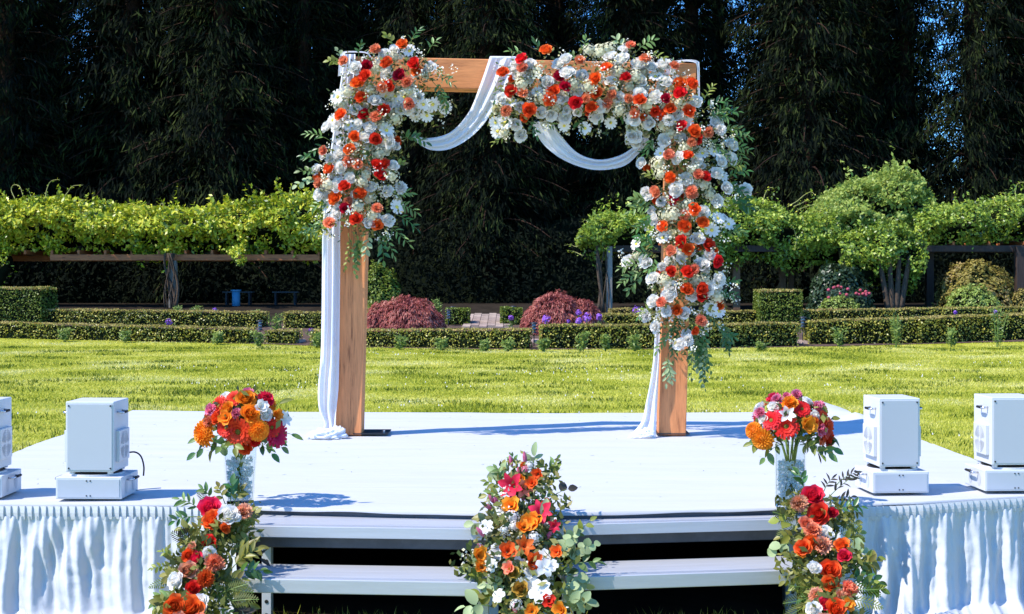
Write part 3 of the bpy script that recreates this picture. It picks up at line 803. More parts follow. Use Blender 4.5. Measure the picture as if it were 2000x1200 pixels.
# red lace-leaf maples
def maple(label, lobes, D):
    px = lobes[0][0]
    t = thing('red_maple', label, 'shrub', ((px-1000)/F*D, D, g(D)), 'red maples beside the path')
    Cs = []; Ns = []
    for (cx, w, top, n) in lobes:
        x = (cx-px)/F*D; rx = w/2/F*D; h = zpx(top, D) - g(D)
        d = unit(rng.normal(0, 1, (n, 3))); d[:, 2] = np.abs(d[:, 2])
        k = np.array([1 + .10*nz(*(p*3 + cx)) + .10*nz(*(p*8 + cx)) for p in d])
        rad = k*(1 - .16*rng.random(n)**1.5)
        Cs.append(d*rad[:, None]*np.array([rx, rx*.85, h]) + np.array([x, 0, 0])); Ns.append(d)
        cb = MB(); cb.grid(lambda u_, v_: (x + .84*rx*math.cos(6.2832*u_)*math.cos(1.57*v_), .84*rx*.85*math.sin(6.2832*u_)*math.cos(1.57*v_), .84*h*math.sin(1.57*v_)), 14, 6)
        obj('inner_shade_core', cb.mesh('inner_shade_core', M['core'], True), t)
    C = np.concatenate(Cs); Nn = np.concatenate(Ns)
    along = Nn * np.array([1, 1, 0]) + np.array([0, 0, -.8])
    V, Fq = leaf_quads(C, Nn + np.array([0, -.1, .3]), .115, .028, spread=.5, along=along)
    obj('foliage', mesh_np('foliage', V, Fq, [M['maple']]), t)
maple('red weeping maple mound left of the brick path', [(800,135,580,9000),(748,85,590,4200),(842,60,606,2600)], 37.2)
maple('red weeping maple mound right of the brick path', [(1085,130,571,9000),(1140,80,586,4200),(1046,62,598,3200),(1036,40,622,1200)], 37.0)

# ------------------------------------------------------------------ small garden things
def phlox(label, px, py, s, D, stem=.35, group='purple phlox in the border'):
    c = P(px, py, D)
    t = thing('phlox_plant', label, 'flower', (c.x, D, g(D)), group)
    zc = c.z - g(D)
    q = MB()
    for k in range(3): q.tube([(.05*(k-1), 0, 0), (.02*(k-1), 0, zc*.6), (0, 0, zc-.02)], .006, 4)
    V, Fq = leaf_quads(np.stack([rng.normal(0,.07,24), rng.normal(0,.07,24), rng.uniform(.05, zc*.9, 24)], 1), np.repeat([[0,-1,.4]], 24, 0), .09, .03)
    for i in range(24): q.add(V[4*i:4*i+4], [(0,1,2,3)], 1)
    obj('stem', q.mesh('stem', [M['stem'], M['plant']]), t)
    n = 60; d = unit(rng.normal(0, 1, (n, 3))); r = s/2/F*D
    V, Fq = leaf_quads(d*r*rng.uniform(.7,1.05,(n,1)) + np.array([0,0,zc]), d, .05, .05, spread=.3)
    obj('flower_head', mesh_np('flower_head', V, Fq, [M['phlox']]), t)
for a in [('purple phlox head above the front hedge at far left', 330, 629, 14, 37.0), ('small purple phlox behind the rear left hedge', 419, 606, 9, 39.9),
          ('pale purple phlox beside the white drape tail', 608, 646, 11, 36.2), ('small phlox in front of the right path topiary', 998, 621, 12, 38.4),
          ('purple phlox left of the path lamp and right maple', 1067, 624, 18, 35.0), ('purple phlox highest in the clump at the right maple', 1130, 611, 12, 35.2),
          ('widest purple phlox in the clump at the right maple', 1146, 620, 20, 35.0), ('pale mauve phlox low in the clump at the right maple', 1130, 627, 14, 34.9),
          ('mauve phlox right of the clump at the right maple', 1170, 619, 13, 35.2), ('tiny phlox low before the right maple', 1110, 628, 7, 34.9),
          ('purple phlox beside the right flower column', 1243, 607, 20, 38.8), ('small phlox over the far right hedge', 1944, 609, 8, 36.8), ('tiny pale phlox over the far right hedge', 1866, 611, 7, 37.2)]:
    phlox(*a)

def path_lamp(label, px, ytop, D, stem_to=None):
    c = P(px, ytop, D); t = thing('path_lamp', label, 'garden lamp', (c.x, D, g(D)), 'black tiered path lamps')
    h = c.z - g(D)
    q = MB(); q.tube([(0,0,-.05),(0,0,h-.28)], .014, 6); obj('stem', q.mesh('stem', M['lamp_black'], True), t)
    for k in range(3):
        z = h - .27 + k*.075
        q = MB(); q.tube([(0,0,z),(0,0,z+.012),(0,0,z+.03)], [.098,.098,.05], 12); obj('tier', q.mesh('tier', M['lamp_black'], True), t)
    q = MB(); q.tube([(0,0,h-.27),(0,0,h-.03)], .045, 10); obj('lens', q.mesh('lens', M['lamp_lens'], True), t)
    q = MB(); q.tube([(0,0,h-.045),(0,0,h-.02),(0,0,h)], [.10,.085,.015], 12); obj('cap', q.mesh('cap', M['lamp_black'], True), t)
for a in [('black tiered path lamp in the hedge gap left of the drape', 508, 625, 36.2), ('black tiered path lamp beside the right red maple', 1043, 629, 33.6), ('black tiered path lamp in the right hedge gap', 1568, 618, 34.6),
          ('path lamp peeping over the block left of the path', 884, 598, 40.3), ('second path lamp close beside the left path block', 876, 604, 39.0), ('path lamp peeping over the block right of the path', 1003, 597, 40.3)]:
    path_lamp(*a)

def border_plant(label, px, pyb, w, h, m='plant', D=None, n=150):
    D = D or ground_D(pyb); x = (px-1000)/F*D
    t = thing('border_plant', label, 'plant', (x, D, g(D)), 'small plants along the lawn edge')
    W = w/F*D; H = h/F*D
    q = MB(); C = []; A = []
    for k in range(7):
        a = random.uniform(0, 6.28); rr_ = random.uniform(0, W*.42)
        tip = (rr_*math.cos(a), rr_*math.sin(a)*.6, H*random.uniform(.7,1.0))
        q.tube([(tip[0]*.2, tip[1]*.2, 0), (tip[0]*.6, tip[1]*.6, tip[2]*.55), tip], .007, 4)
        for j in range(n//7):
            s = random.uniform(.15, 1.05)
            b = random.uniform(0, 6.28)
            C.append((tip[0]*(.2+.8*s) + .07*math.cos(b), tip[1]*(.2+.8*s) + .07*math.sin(b), tip[2]*s)); A.append((math.cos(b), math.sin(b), .5))
    obj('stem', q.mesh('stem', M['stem']), t)
    V, Fq = leaf_quads(np.array(C), np.repeat([[0.,-.6,.8]], len(C), 0), .115, .034, spread=.45, along=np.array(A))
    obj('foliage', mesh_np('foliage', V, Fq, [M[m]]), t)
for a in [('low leafy plant in front of the far left hedge', 128, 668, 30, 28), ('low plant before the left hedge under the vine post', 245, 670, 26, 24), ('leafy plant against the hedge end left of the lamp', 425, 674, 30, 26),
          ('spreading plant at the lamp left of the drape', 505, 678, 34, 34), ('tall pale plant in the gap right of the left lamp', 540, 655, 44, 44), ('bushy plant beside the white drape tail', 618, 680, 44, 32),
          ('plant before the hedge right of the left cedar post', 780, 684, 26, 28), ('small plant with pale stem before the middle hedge', 862, 686, 24, 28), ('low plant under the middle of the arch', 945, 687, 24, 24), ('plant before the middle hedge end', 992, 688, 26, 30),
          ('leafy plant right of the path lamp', 1062, 688, 24, 28), ('broad leafy plant below the purple phlox clump', 1132, 688, 44, 40), ('plant below the right hedge near the flower column', 1182, 687, 30, 34), ('thin plant just left of the right flower column', 1240, 687, 32, 36),
          ('low plant before the hedge left of the lamp gap', 1488, 686, 18, 18), ('leafy plant in front of the right hedge start', 1638, 678, 34, 38), ('tall bushy plant before the right hedge', 1750, 680, 52, 66), ('reddish low plant before the right hedge', 1858, 678, 34, 40), ('tall leafy plant at the far right hedge', 1948, 678, 46, 78)]:
    border_plant(*a)
for a in [('thin plant at the foot of the vine trunk', 345, 612, 16, 26, 'plant', 41.5), ('pale upright plant behind the rear left hedge', 383, 612, 22, 26, 'plant', 41.5), ('small upright plant behind the hedge left of the drape', 500, 616, 14, 24, 'plant', 40.6), ('grassy plant right of the left maple', 858, 636, 34, 50, 'plant', 40.2)]:
    border_plant(*a)

# far pedestal and benches
q = MB(); q.tube([(0,0,-.1),(0,0,.48)], .13, 14); 
t = thing('blue_pedestal', 'teal blue round pedestal behind the rear left hedge', 'pedestal', ((461-1000)/F*46, 46, g(46)))
obj('column', q.mesh('column', M['blue_post'], True), t)
q = MB(); q.tube([(0,0,.482),(0,0,.53)], [.165,.165], 14); obj('cap', q.mesh('cap', M['blue_post']), t)
for lab, px, w in (('dark bench behind the blue pedestal', 466, .95), ('dark bench right of the blue pedestal', 558, .80)):
    t = thing('garden_bench', lab, 'bench', ((px-1000)/F*47.5, 47.5, g(47.5)), 'dark benches under the vine')
    q = MB()
    q.box((-w/2-.02,-.2,.42), (w/2+.02,.2,.46)); obj('seat', q.mesh('seat', M['bench_top']), t)
    for s in (-1, 1):
        q = MB(); q.box((s*w*.4-.03,-.17,0), (s*w*.4+.03,.17,.418)); obj('leg', q.mesh('leg', M['bench']), t)

# ------------------------------------------------------------------ STAGE
HS = .54
def dk(px, py): D = F*(EYE-HS)/(py-HZ); return ((px-1000)/F*D, D)
FRONT = [(-2.98,6.76), dk(0,985), dk(365,986), dk(500,991), dk(730,997), dk(950,1001), dk(1080,1001), dk(1300,997), dk(1512,992), dk(1640,988), dk(1800,982), dk(2000,968), (2.74,7.06)]
REAR = [(-3.07,11.51), dk(600,805), dk(960,808), dk(1400,806), (2.66,11.46)]
def fy(x): return interp(x, FRONT)
def ry_(x): return interp(x, REAR)
def deck_xy(u, v, grow=0.0):
    xl = -2.98 + (-3.07+2.98)*v + .03*math.sin(v*9) - grow; xr = 2.74 + (2.66-2.74)*v + grow
    x = xl + (xr-xl)*u
    y0 = fy(x) - grow; y1 = ry_(x) + grow
    return x, y0 + (y1-y0)*v
stage = thing('stage_platform', 'low wooden stage platform under the white cloth', 'stage', (0, 9, 0))
def stack(fn_lo, nu, nv, z0, z1, name, m, parent, off):
    q = MB()
    q.grid(lambda u_, v_: (*[a-b for a, b in zip(fn_lo(u_, v_), off)], z1), nu, nv)
    q.grid(lambda u_, v_: (*[a-b for a, b in zip(fn_lo(1-u_, v_), off)], z0), nu, nv)
    for (ua, va, ub, vb) in ((0,0,1,0),(1,0,1,1),(1,1,0,1),(0,1,0,0)):
        q.grid(lambda s, h: (*[a-b for a, b in zip(fn_lo(ua+(ub-ua)*s, va+(vb-va)*s), off)], z0+(z1-z0)*h), nu, 1)
    return obj(name, q.mesh(name, m), parent)
stack(lambda u_, v_: deck_xy(u_, v_, -.02), 30, 2, .44, HS-.008, 'deck', M['alu_dark'], stage, (0,9))
for lx in (-2.8, -1.35, 0, 1.35, 2.6):
    for ly in (6.95, 9, 11.2):
        q = MB(); q.box((-.03,-.03,0),(.03,.03,.438)); obj('leg', q.mesh('leg', M['alu_dark']), stage, (lx, ly-9, 0))
# cloth over the deck with hanging sides and back
q = MB()
NU, NV = 150, 230
def cloth_z(x, y):
    z = HS + .004*nz(x*.8, y*3.2, 1) + .003*nz(x*2.2, y*7, 4)
    z += .010*max(0, nz(x*.5, y*1.1, 8))
    for k, yk in enumerate((7.25, 7.9, 8.45, 9.15, 10.15, 10.7)):          # creases pressed across the cloth
        d = (y - yk - .10*nz(x*.7, k*3.7) - .03*nz(x*2.3, k))/.022
        if abs(d) < 3: z += .0045*math.exp(-d*d)*max(0, .25+nz(x*.9, k*5.1, 2))
    z += .095*max(0, 1 - abs(x-2.47 + .25*(y-11.3))/.26)*max(0, 1 - abs(y-11.40)/.24) + .05*max(0, 1 - abs(x-2.60)/.13)*max(0, 1 - abs(y-10.8)/.3)
    z += .012*max(0, 1 - abs(x-2.45)/.3)*max(0, 1 - abs(y-11.2)/.5)*(nz(x*9, y*7, 3))
    return z
def cl(u_, v_):
    x, y = deck_xy(u_, v_); return (x, y, cloth_z(x, y))
q.grid(cl, NU, NV)
def side(s, h, edge):
    if edge == 'l': x, y = deck_xy(0, s); z = cloth_z(x, y); dx, dy = -1, 0
    elif edge == 'r': x, y = deck_xy(1, s); z = cloth_z(x, y); dx, dy = 1, 0
    else: x, y = deck_xy(s, 1); z = cloth_z(x, y); dx, dy = 0, 1
    f = h**1.3*.09 + .02*math.sin(s*60+3*math.sin(s*17))*h
    if h > 0: f += .012
    return (x+dx*f, y+dy*f, z*(1-h) + .01*h)
q.grid(lambda s, h: side(s, h, 'l'), 90, 5); q.grid(lambda s, h: side(1-s, h, 'r'), 90, 5); q.grid(lambda s, h: side(s, h, 'b'), 90, 5)
# thin front hem
def hem(s, h):
    x, y = deck_xy(s, 0); z = cloth_z(x, y)
    return (x, y - .006*(1 if h > 0 else 0), z - .013*h*(1 + .6*nz(x*3.1, 2.2)))
q.grid(lambda s, h: hem(1-s, h), NU, 2)
dc = obj('stage_cloth', q.mesh('stage_cloth', M['cloth'], True), label='white cloth stretched over the top of the stage', cat='cloth')

# grass clippings and dust trodden onto the cloth
nd = 150
dx = rng.uniform(-2.6, 2.4, nd); dy = rng.uniform(6.9, 11.0, nd); da = rng.uniform(0, 3.14, nd); dl = rng.uniform(.006, .022, nd)
dz = np.array([cloth_z(a, b) + .002 for a, b in zip(dx, dy)])
V = np.stack([np.stack([dx-np.cos(da)*dl, dy-np.sin(da)*dl, dz], 1), np.stack([dx+np.sin(da)*.003, dy-np.cos(da)*.003, dz], 1), np.stack([dx+np.cos(da)*dl, dy+np.sin(da)*dl, dz+.002], 1)], 1).reshape(-1, 3)
obj('grass_clippings', mesh_np('grass_clippings', V, np.arange(3*nd).reshape(nd, 3), [M['tuft']]), kind='stuff')

# skirts
def skirt(label, xa, xb, lean, seed):
    t = thing('stage_skirt', label, 'stage skirt', ((xa+xb)/2, fy((xa+xb)/2), 0), 'gathered white skirts on the stage front')
    org = Vector(t.location)
    L = xb-xa; nu = int(L*190); nv = 34
    def fn(u_, v_):
        x = xa + L*u_; s = x
        y = fy(x) - .022
        big = math.sin(2*math.pi*s/.145 + 6.0*nz(s*1.9, v_*.8, seed) + 1.2*v_*nz(s*.9, 2, seed))
        mid = math.sin(2*math.pi*s/.058 + 4.0*nz(s*3.6, v_*1.2, seed+3))
        small = math.sin(2*math.pi*s/.036)
        kv = min(1, v_*3.5)
        fold = .036*(v_**.55)*(abs(big)**.75*math.copysign(1, big)) + .013*kv*(1-.45*v_)*mid*(.6+.8*abs(nz(s*1.3, v_, seed+8))) + .005*(1-kv)*small
        crump = .016*abs(nz(s*7+v_*1.5, v_*4, seed+6))*v_ + .010*abs(nz(s*17, v_*9-s*3, seed+2))*kv
        out = .012 + .11*v_**1.6 + (.20*max(0, v_-.88)/.12*(.5+.5*nz(s*2.5, 1, seed)))
        z = (HS-.055)*(1-v_) + .012*abs(nz(s*8, v_*9, seed))*max(0, v_-.85)*7 + .004
        return (x + lean*v_*v_ + .03*v_*nz(s*2.2, 5, seed) - org.x, y - out - fold - crump - org.y, max(z, .006))
    q = MB(); q.grid(fn, nu, nv); obj('gathered_cloth', q.mesh('gathered_cloth', M['skirt'], True), t)
    def band(u_, v_):
        x = xa + L*u_; ph = (x/.034 + .3*nz(x*4)) % 1.0
        y = fy(x) - .026 - .010*ph - .004*math.sin(v_*math.pi)
        return (x-org.x, y-org.y, HS-.004 - .062*v_ - .004*nz(x*3, 1, seed))
    q = MB(); q.grid(band, int(L*300), 4); obj('pleated_band', q.mesh('pleated_band', M['skirt'], False), t)
skirt('gathered white skirt under the left pair of white machines', -2.98, -1.28, .05, 2.)
skirt('gathered white skirt under the right pair of white machines', 1.50, 2.74, -.03, 9.)

# steps: two aluminium units
def step_unit(label, a, b, yawy, z1, z2, dep, d2):
    """a, b: front-edge ends (x, y) of the upper tread"""
    t = thing('stage_steps', label, 'steps', (a[0], a[1], 0), 'aluminium step units at the stage front')
    L = math.dist(a, b); t.rotation_euler = (0, 0, math.atan2(b[1]-a[1], b[0]-a[0]))
    def tread(y0, z, nose):
        q = MB(); q.box((0, y0+.008, z-.03), (L, y0+dep, z)); bevel(obj('tread', q.mesh('tread', M['alu']), t), .002, 1)
        q = MB(); q.box((-.004, y0-.006, z-nose), (L+.004, y0+.006, z+.004)); bevel(obj('nosing', q.mesh('nosing', M['alu']), t), .003, 2)
        for k in range(4):
            q = MB(); q.box((.0, y0+.03+k*.018, z+.0005), (L, y0+.036+k*.018, z+.003))
            if k < 2: obj('tread_rib', q.mesh('tread_rib', M['alu']), t)
    tread(0, z1, .046); tread(-d2, z2, .055)
    q = MB(); q.box((.0, .10, z1-.11), (L, .14, z1-.06)); bevel(obj('rail', q.mesh('rail', M['alu_dark']), t), .003, 1)
    for x in (.03, L-.03):
        for (yy, zz) in ((dep-.04, z1-.032), (.03-d2+.08, z2-.032)):
            q = MB(); q.box((x-.022, yy-.02, 0), (x+.022, yy+.02, zz)); lg = bevel(obj('leg', q.mesh('leg', M['grey']), t), .002, 1)
            for k in range(7):
                q = MB(); q.tube([(x, yy-.0225, .05+k*.062), (x, yy-.0195, .05+k*.062)], .009, 8)
                if .05+k*.062 < zz-.02: obj('leg_hole', q.mesh('leg_hole', M['black']), lg)
    q = MB(); q.box((-.006, .03, z1-.13), (-.001, dep, z1-.034)); obj('end_plate', q.mesh('end_plate', M['alu_dark']), t)
    q = MB(); q.box((L+.001, .03, z1-.13), (L+.006, dep, z1-.034)); obj('end_plate', q.mesh('end_plate', M['alu_dark']), t)
def tz(px, py, z): D = F*(EYE-z)/(py-HZ); return ((px-1000)/F*D, D)
step_unit('left aluminium step unit between the left and middle flowers', tz(478,1028.5,.505), tz(966,1035,.505), 0, .505, .335, .33, .30)
step_unit('right aluminium step unit between the middle and right flowers', tz(1080,1027,.505), tz(1600,1013.5,.505), 0, .505, .335, .33, .30)

# ------------------------------------------------------------------ ARCH
DA = 9.60
pm_ = F/DA
def AX(px): return (px-1000)/pm_
def AZ(py): return EYE - (py-HZ)/pm_
arch = thing('wedding_arch', 'square cedar timber arch in the middle of the stage', 'arch', (0, DA+.09, HS))
aorg = Vector((0, DA+.09, HS))
def lean_box(name, b0, b1, t0, t1, z0, z1, y0, y1, m):
    """box whose x-range goes from (b0,b1) at z0 to (t0,t1) at z1"""
    q = MB(); n = 12
    def vt(i): 
        s = i/n; z = z0+(z1-z0)*s; xa = b0+(t0-b0)*s; xb = b1+(t1-b1)*s
        return [(xa,y0,z),(xb,y0,z),(xb,y1,z),(xa,y1,z)]
    vsx = [p for i in range(n+1) for p in vt(i)]
    fsx = [(3,2,1,0), (4*n,4*n+1,4*n+2,4*n+3)]
    for i in range(n):
        for k in range(4): fsx.append((4*i+k, 4*i+(k+1)%4, 4*i+4+(k+1)%4, 4*i+4+k))
    q.add([Vector(p)-aorg for p in vsx], fsx)
    return bevel(obj(name, q.mesh(name, m), arch), .006, 2)
ZT = AZ(172)
lean_box('post', AX(655), AX(706), AX(672), AX(723), HS+.008, AZ(170), DA, DA+.18, M['wood_z'])
lean_box('post', AX(1287), AX(1340), AX(1305), AX(1358), HS+.008, AZ(184), DA, DA+.18, M['wood_z'])
q = MB()
q.add([Vector(p)-aorg for p in [(AX(668),DA-.004,AZ(169)),(AX(1360),DA-.004,AZ(183)),(AX(1360),DA+.184,AZ(183)),(AX(668),DA+.184,AZ(169)),(AX(668),DA-.004,AZ(110)),(AX(1360),DA-.004,AZ(124)),(AX(1360),DA+.184,AZ(124)),(AX(668),DA+.184,AZ(110))]],
      [(3,2,1,0),(4,5,6,7),(0,1,5,4),(1,2,6,5),(2,3,7,6),(3,0,4,7)])
bevel(obj('beam', q.mesh('beam', M['wood_x']), arch), .006, 2)
for a, b in ((690, 758), (1283, 1347)):
    q = MB(); q.box((AX(a), DA-.005, HS+.014), (AX(b), DA+.26, HS+.022)); 
    o = obj('base_plate', q.mesh('base_plate', M['metal_dark']), arch); o.location = -aorg
    for bx in (AX(b)-.04,):
        q = MB(); q.tube([(bx, DA+.1, HS+.022),(bx, DA+.1, HS+.034)], .012, 6); o = obj('bolt', q.mesh('bolt', M['chrome']), arch); o.location = -aorg

# ------------------------------------------------------------------ DRAPE
drape = thing('drape', 'sheer white fabric swagged over the arch and hanging down both posts', 'drape', (0, DA, 3.0))
dorg = Vector((0, DA, 3.0))
def catmull(pts, t):
    n = len(pts)-1; x = t*n; i = min(int(x), n-1); s = x-i
    p0, p1, p2, p3 = pts[max(i-1,0)], pts[i], pts[i+1], pts[min(i+2,n)]
    return tuple(.5*((2*b)+(c-a)*s+(2*a-5*b+4*c-d)*s*s+(3*b-a-3*c+d)*s**3) for a, b, c, d in zip(p0,p1,p2,p3))
def ribbon(name, A, B, yA, amp, folds, nu=60, nv=28, seed=0., m='chiffon'):
    """A, B: photo-outline points of the two edges; yA: depth along"""
    q = MB()
    def fn(u_, v_):
        a = catmull(A, u_); b = catmull(B, u_); d = catmull([(y,) for y in yA], u_)[0]
        px = a[0]+(b[0]-a[0])*v_; py = a[1]+(b[1]-a[1])*v_
        am = amp*(.6+.6*math.sin(math.pi*u_))
        D = d - am*math.sin(2*math.pi*folds*v_ + 1.8*nz(u_*2.2, v_*1.5, seed)) - .22*am*math.sin(2*math.pi*folds*2.3*v_ + 3*nz(u_*3, v_, seed+4))
        return P(px, py, D) - dorg
    q.grid(fn, nu, nv)
    return obj(name, q.mesh(name, M[m], True), drape)
# left swag hanging from the beam to the left flowers
ribbon('swag', [(806,264),(838,270),(880,258),(915,220),(938,165),(956,113)], [(806,272),(840,293),(885,289),(935,254),(975,195),(1014,113)], [DA-.10,DA-.08,DA-.06,DA-.05,DA-.045,DA-.04], .022, 2.2, seed=1.)
ribbon('swag', [(956,113),(957,110.5),(962,110)], [(1014,113),(1015,111),(1018,110.5)], [DA-.04,DA-.012,DA+.19], .003, 3, nu=14, seed=2.)
# right swag
ribbon('swag', [(1078,238),(1098,268),(1130,300),(1170,312),(1210,304),(1240,285),(1262,262)], [(1036,238),(1062,283),(1105,315),(1160,332),(1215,326),(1245,303),(1268,275)], [DA-.07]*7, .024, 2.3, seed=3.)
# left tail
ribbon('tail', [(672,106),(668,140),(645,300),(631,430),(629,520),(628,620),(626,700),(621,760),(623,800),(633,832),(612,858)], [(694,106),(692,140),(676,300),(665,430),(664.5,520),(663.5,620),(662.5,700),(661,760),(657,800),(655,832),(668,858)], [DA-.02,DA-.035]+[DA-.05]*7+[DA-.08,DA-.16], .028, 2.1, nu=110, nv=32, seed=5.)
# right tail and the cloth folded over the beam's right end
ribbon('tail', [(1281,600),(1279,650),(1276,700),(1270,745),(1262,785),(1252,825),(1226,855)], [(1290,600),(1289,650),(1288,700),(1286,745),(1284,785),(1282,825),(1281,857)], [DA-.03]*5+[DA-.05,DA-.10], .02, 1.6, nu=60, seed=7.)
ribbon('beam_wrap', [(1318,146),(1322,128),(1340,121),(1356,123),(1361,130),(1362,160),(1363,195)], [(1300,146),(1306,124),(1335,117),(1362,119),(1366,130),(1366.5,160),(1367,195)], [DA-.02]*7, .01, 1.2, seed=9.)
ribbon('beam_wrap', [(670,140),(671,112),(676,104),(690,103),(715,105),(722,112)], [(660,150),(664,108),(672,101),(690,100),(716,102),(726,112)], [DA-.015]*6, .006, 1.2, nu=30, seed=10.)
def heap(px, py, w, h, D, seed):
    c = P(px, py, D); rx = w/2/F*D
    q = MB()
    def fn(u_, v_):
        a = u_*6.28318; e = v_*math.pi/2*.999
        d = Vector((math.cos(a)*math.cos(e), math.sin(a)*math.cos(e), math.sin(e)))
        k = 1 + .45*nz(*(d*2.1+Vector((seed,)*3))) + .30*nz(*(d*5+Vector((seed,)*3))) + .14*abs(nz(*(d*11+Vector((seed,)*3))))
        return Vector((c.x + d.x*rx*k, D + d.y*rx*.7*k, HS+.008+abs(d.z)*h*k)) - dorg
    q.grid(fn, 56, 18)
    obj('gathered_hem', q.mesh('gathered_hem', M['chiffon_pool'], True), drape)
heap(640, 852, 66, .055, DA-.13, 1.); heap(662, 848, 26, .065, DA-.10, 4.); heap(1256, 853, 46, .045, DA-.08, 7.)
heap(612, 856, 30, .025, DA-.14, 9.)

# ------------------------------------------------------------------ MACHINES
def machine(label, front_l, front_r, ybase, w, bw, yaw, cable):
    """white stage-effect box on a flat base box"""
    D = F*(EYE-HS)/(ybase-HZ)
    cx = (front_l+front_r)/2; x = (cx-1000)/F*D
    bd = .27; bh = .108; ud = .235; uh = .335
    t = thing('effect_machine', label, 'stage machine', (x, D+bd/2, HS+.010), 'white stage effect machines', R(yaw))
    def pb(name, lo, hi, m, bev=.004, parent=t):
        q = MB(); q.box(lo, hi); return bevel(obj(name, q.mesh(name, m), parent), bev, 2)
    base = pb('base_box', (-bw/2,-bd/2,.004), (bw/2,bd/2,bh), M['machine'])
    pb('base_front_panel', (-bw/2+.010,-bd/2-.003,.012), (bw/2-.010,-bd/2+.001,bh-.010), M['panel'], .001)
    for s in (-.009, .009):
        for zz in (bh-.017, .02):
            q = MB(); q.tube([(s,-bd/2-.0055,zz),(s,-bd/2-.002,zz)], .0035, 8); obj('rivet', q.mesh('rivet', M['metal_dark']), t)
    for s in (-1, 1):
        for yy in (-.06, .055):
            q = MB(); n = 20
            ring = [(s*(bw/2+.0012), yy+.022*math.cos(2*math.pi*k/n), .052+.032*math.sin(2*math.pi*k/n)) for k in range(n)]
            q.add(ring, [tuple(range(n))]); obj('speaker_hole', q.mesh('speaker_hole', M['grey']), t)
        # base handles
        q = MB(); q.tube([(s*bw/2,-.05,bh-.022),(s*(bw/2+.026),-.05,bh-.022),(s*(bw/2+.03),-.045,bh-.02),(s*(bw/2+.03),.045,bh-.02),(s*(bw/2+.026),.05,bh-.022),(s*bw/2,.05,bh-.022)], .005, 8)
        obj('handle', q.mesh('handle', M['chrome'], True), t)
        q = MB(); q.tube([(s*(bw/2+.0302),-.035,bh-.019),(s*(bw/2+.0302),.035,bh-.019)], .0068, 8); obj('handle_grip', q.mesh('handle_grip', M['black'], True), t)
    q = MB(); q.tube([(0,0,bh+.0005),(0,0,bh+.009)], .128, 40); obj('turntable', q.mesh('turntable', M['machine']), t)
    q = MB(); q.tube([(0,0,bh+.0085),(0,0,bh+.013)], .118, 40); obj('turntable_gasket', q.mesh('turntable_gasket', M['metal_dark']), t)
    z0 = bh+.022; z1 = z0+uh
    for sx in (-1, 1):
        for sy in (-1, 1):
            q = MB(); q.tube([(sx*(w/2-.025), sy*(ud/2-.025), bh+.011), (sx*(w/2-.025), sy*(ud/2-.025), z0+.001)], .014, 10); obj('foot', q.mesh('foot', M['machine']), t)
    pb('cabinet', (-w/2,-ud/2,z0), (w/2,ud/2,z1), M['machine'])
    pb('front_panel', (-w/2+.009,-ud/2-.003,z0+.009), (w/2-.009,-ud/2+.001,z1-.011), M['panel'], .0012)
    for sx in (-1, 1):
        for zz in (z0+.018, z1-.02):
            q = MB(); q.tube([(sx*(w/2-.016),-ud/2-.006,zz),(sx*(w/2-.016),-ud/2-.002,zz)], .0042, 8); obj('screw', q.mesh('screw', M['metal_dark']), t)
        q = MB(); zz = z1-.052
        q.tube([(sx*w/2,-.07,zz),(sx*(w/2+.024),-.068,zz-.004),(sx*(w/2+.029),-.06,zz-.004),(sx*(w/2+.029),.0,zz-.004),(sx*(w/2+.024),.008,zz-.004),(sx*w/2,.01,zz)], .005, 8)
        obj('handle', q.mesh('handle', M['chrome'], True), t)
        q = MB(); q.tube([(sx*(w/2+.0295),-.056,zz-.003),(sx*(w/2+.0295),-.004,zz-.003)], .0068, 8); obj('handle_grip', q.mesh('handle_grip', M['black'], True), t)
        v = pb('vent_box', (sx*w/2-(.001 if sx>0 else .018), -.085, z0+.045), (sx*w/2+(.018 if sx>0 else .001), .075, z0+.195), M['machine'], .003)
        q = MB(); cz = z0+.12; cy = -.005; xx = sx*(w/2+.0195)
        for rr_ in (.018,.028,.038,.048,.058):
            for qd in range(4):
                a0 = qd*math.pi/2+.18; a1 = (qd+1)*math.pi/2-.18
                pts = []
                for k in range(7):
                    a = a0+(a1-a0)*k/6; pts.append((xx, cy+(rr_-.003)*math.cos(a), cz+(rr_-.003)*1.1*math.sin(a)))
                for k in range(6,-1,-1):
                    a = a0+(a1-a0)*k/6; pts.append((xx, cy+(rr_+.003)*math.cos(a), cz+(rr_+.003)*1.1*math.sin(a)))
                q.add(pts, [(k, k+1, 12-k, 13-k) for k in range(6)])
        obj('fan_grille', q.mesh('fan_grille', M['grey']), v)
    if cable:
        q = MB(); cp = [(w/2-.02, ud/2, z0+.06),(w/2+.02, ud/2+.03, z0+.064),(w/2+.052, ud/2+.03, z0+.044),(w/2+.07, ud/2+.02, z0-.004),(w/2+.068, bd/2+.004, bh-.03)]
        q.tube([catmull(cp, k/24) for k in range(25)], .004, 8)
        obj('cable', q.mesh('cable', M['black'], True), t)
        q = MB(); q.tube([(bw/2, .1, .012),(bw/2+.04,.14,.012),(bw/2+.09,.22,.006)], .0025, 6); obj('cord_end', q.mesh('cord_end', M['grey'], True), t)
machine('white machine at the left corner, half cut by the frame', -126, 5, 978, .232, .316, 0, False)
machine('white machine with a black cable, left of the left vase', 109, 240, 981, .232, .316, -1.5, True)
machine('white machine standing alone right of the right vase', 1699, 1811, 969, .205, .282, 5, False)
machine('white machine at the right corner, cut by the frame', 1917, 2048, 965, .235, .318, 3, False)

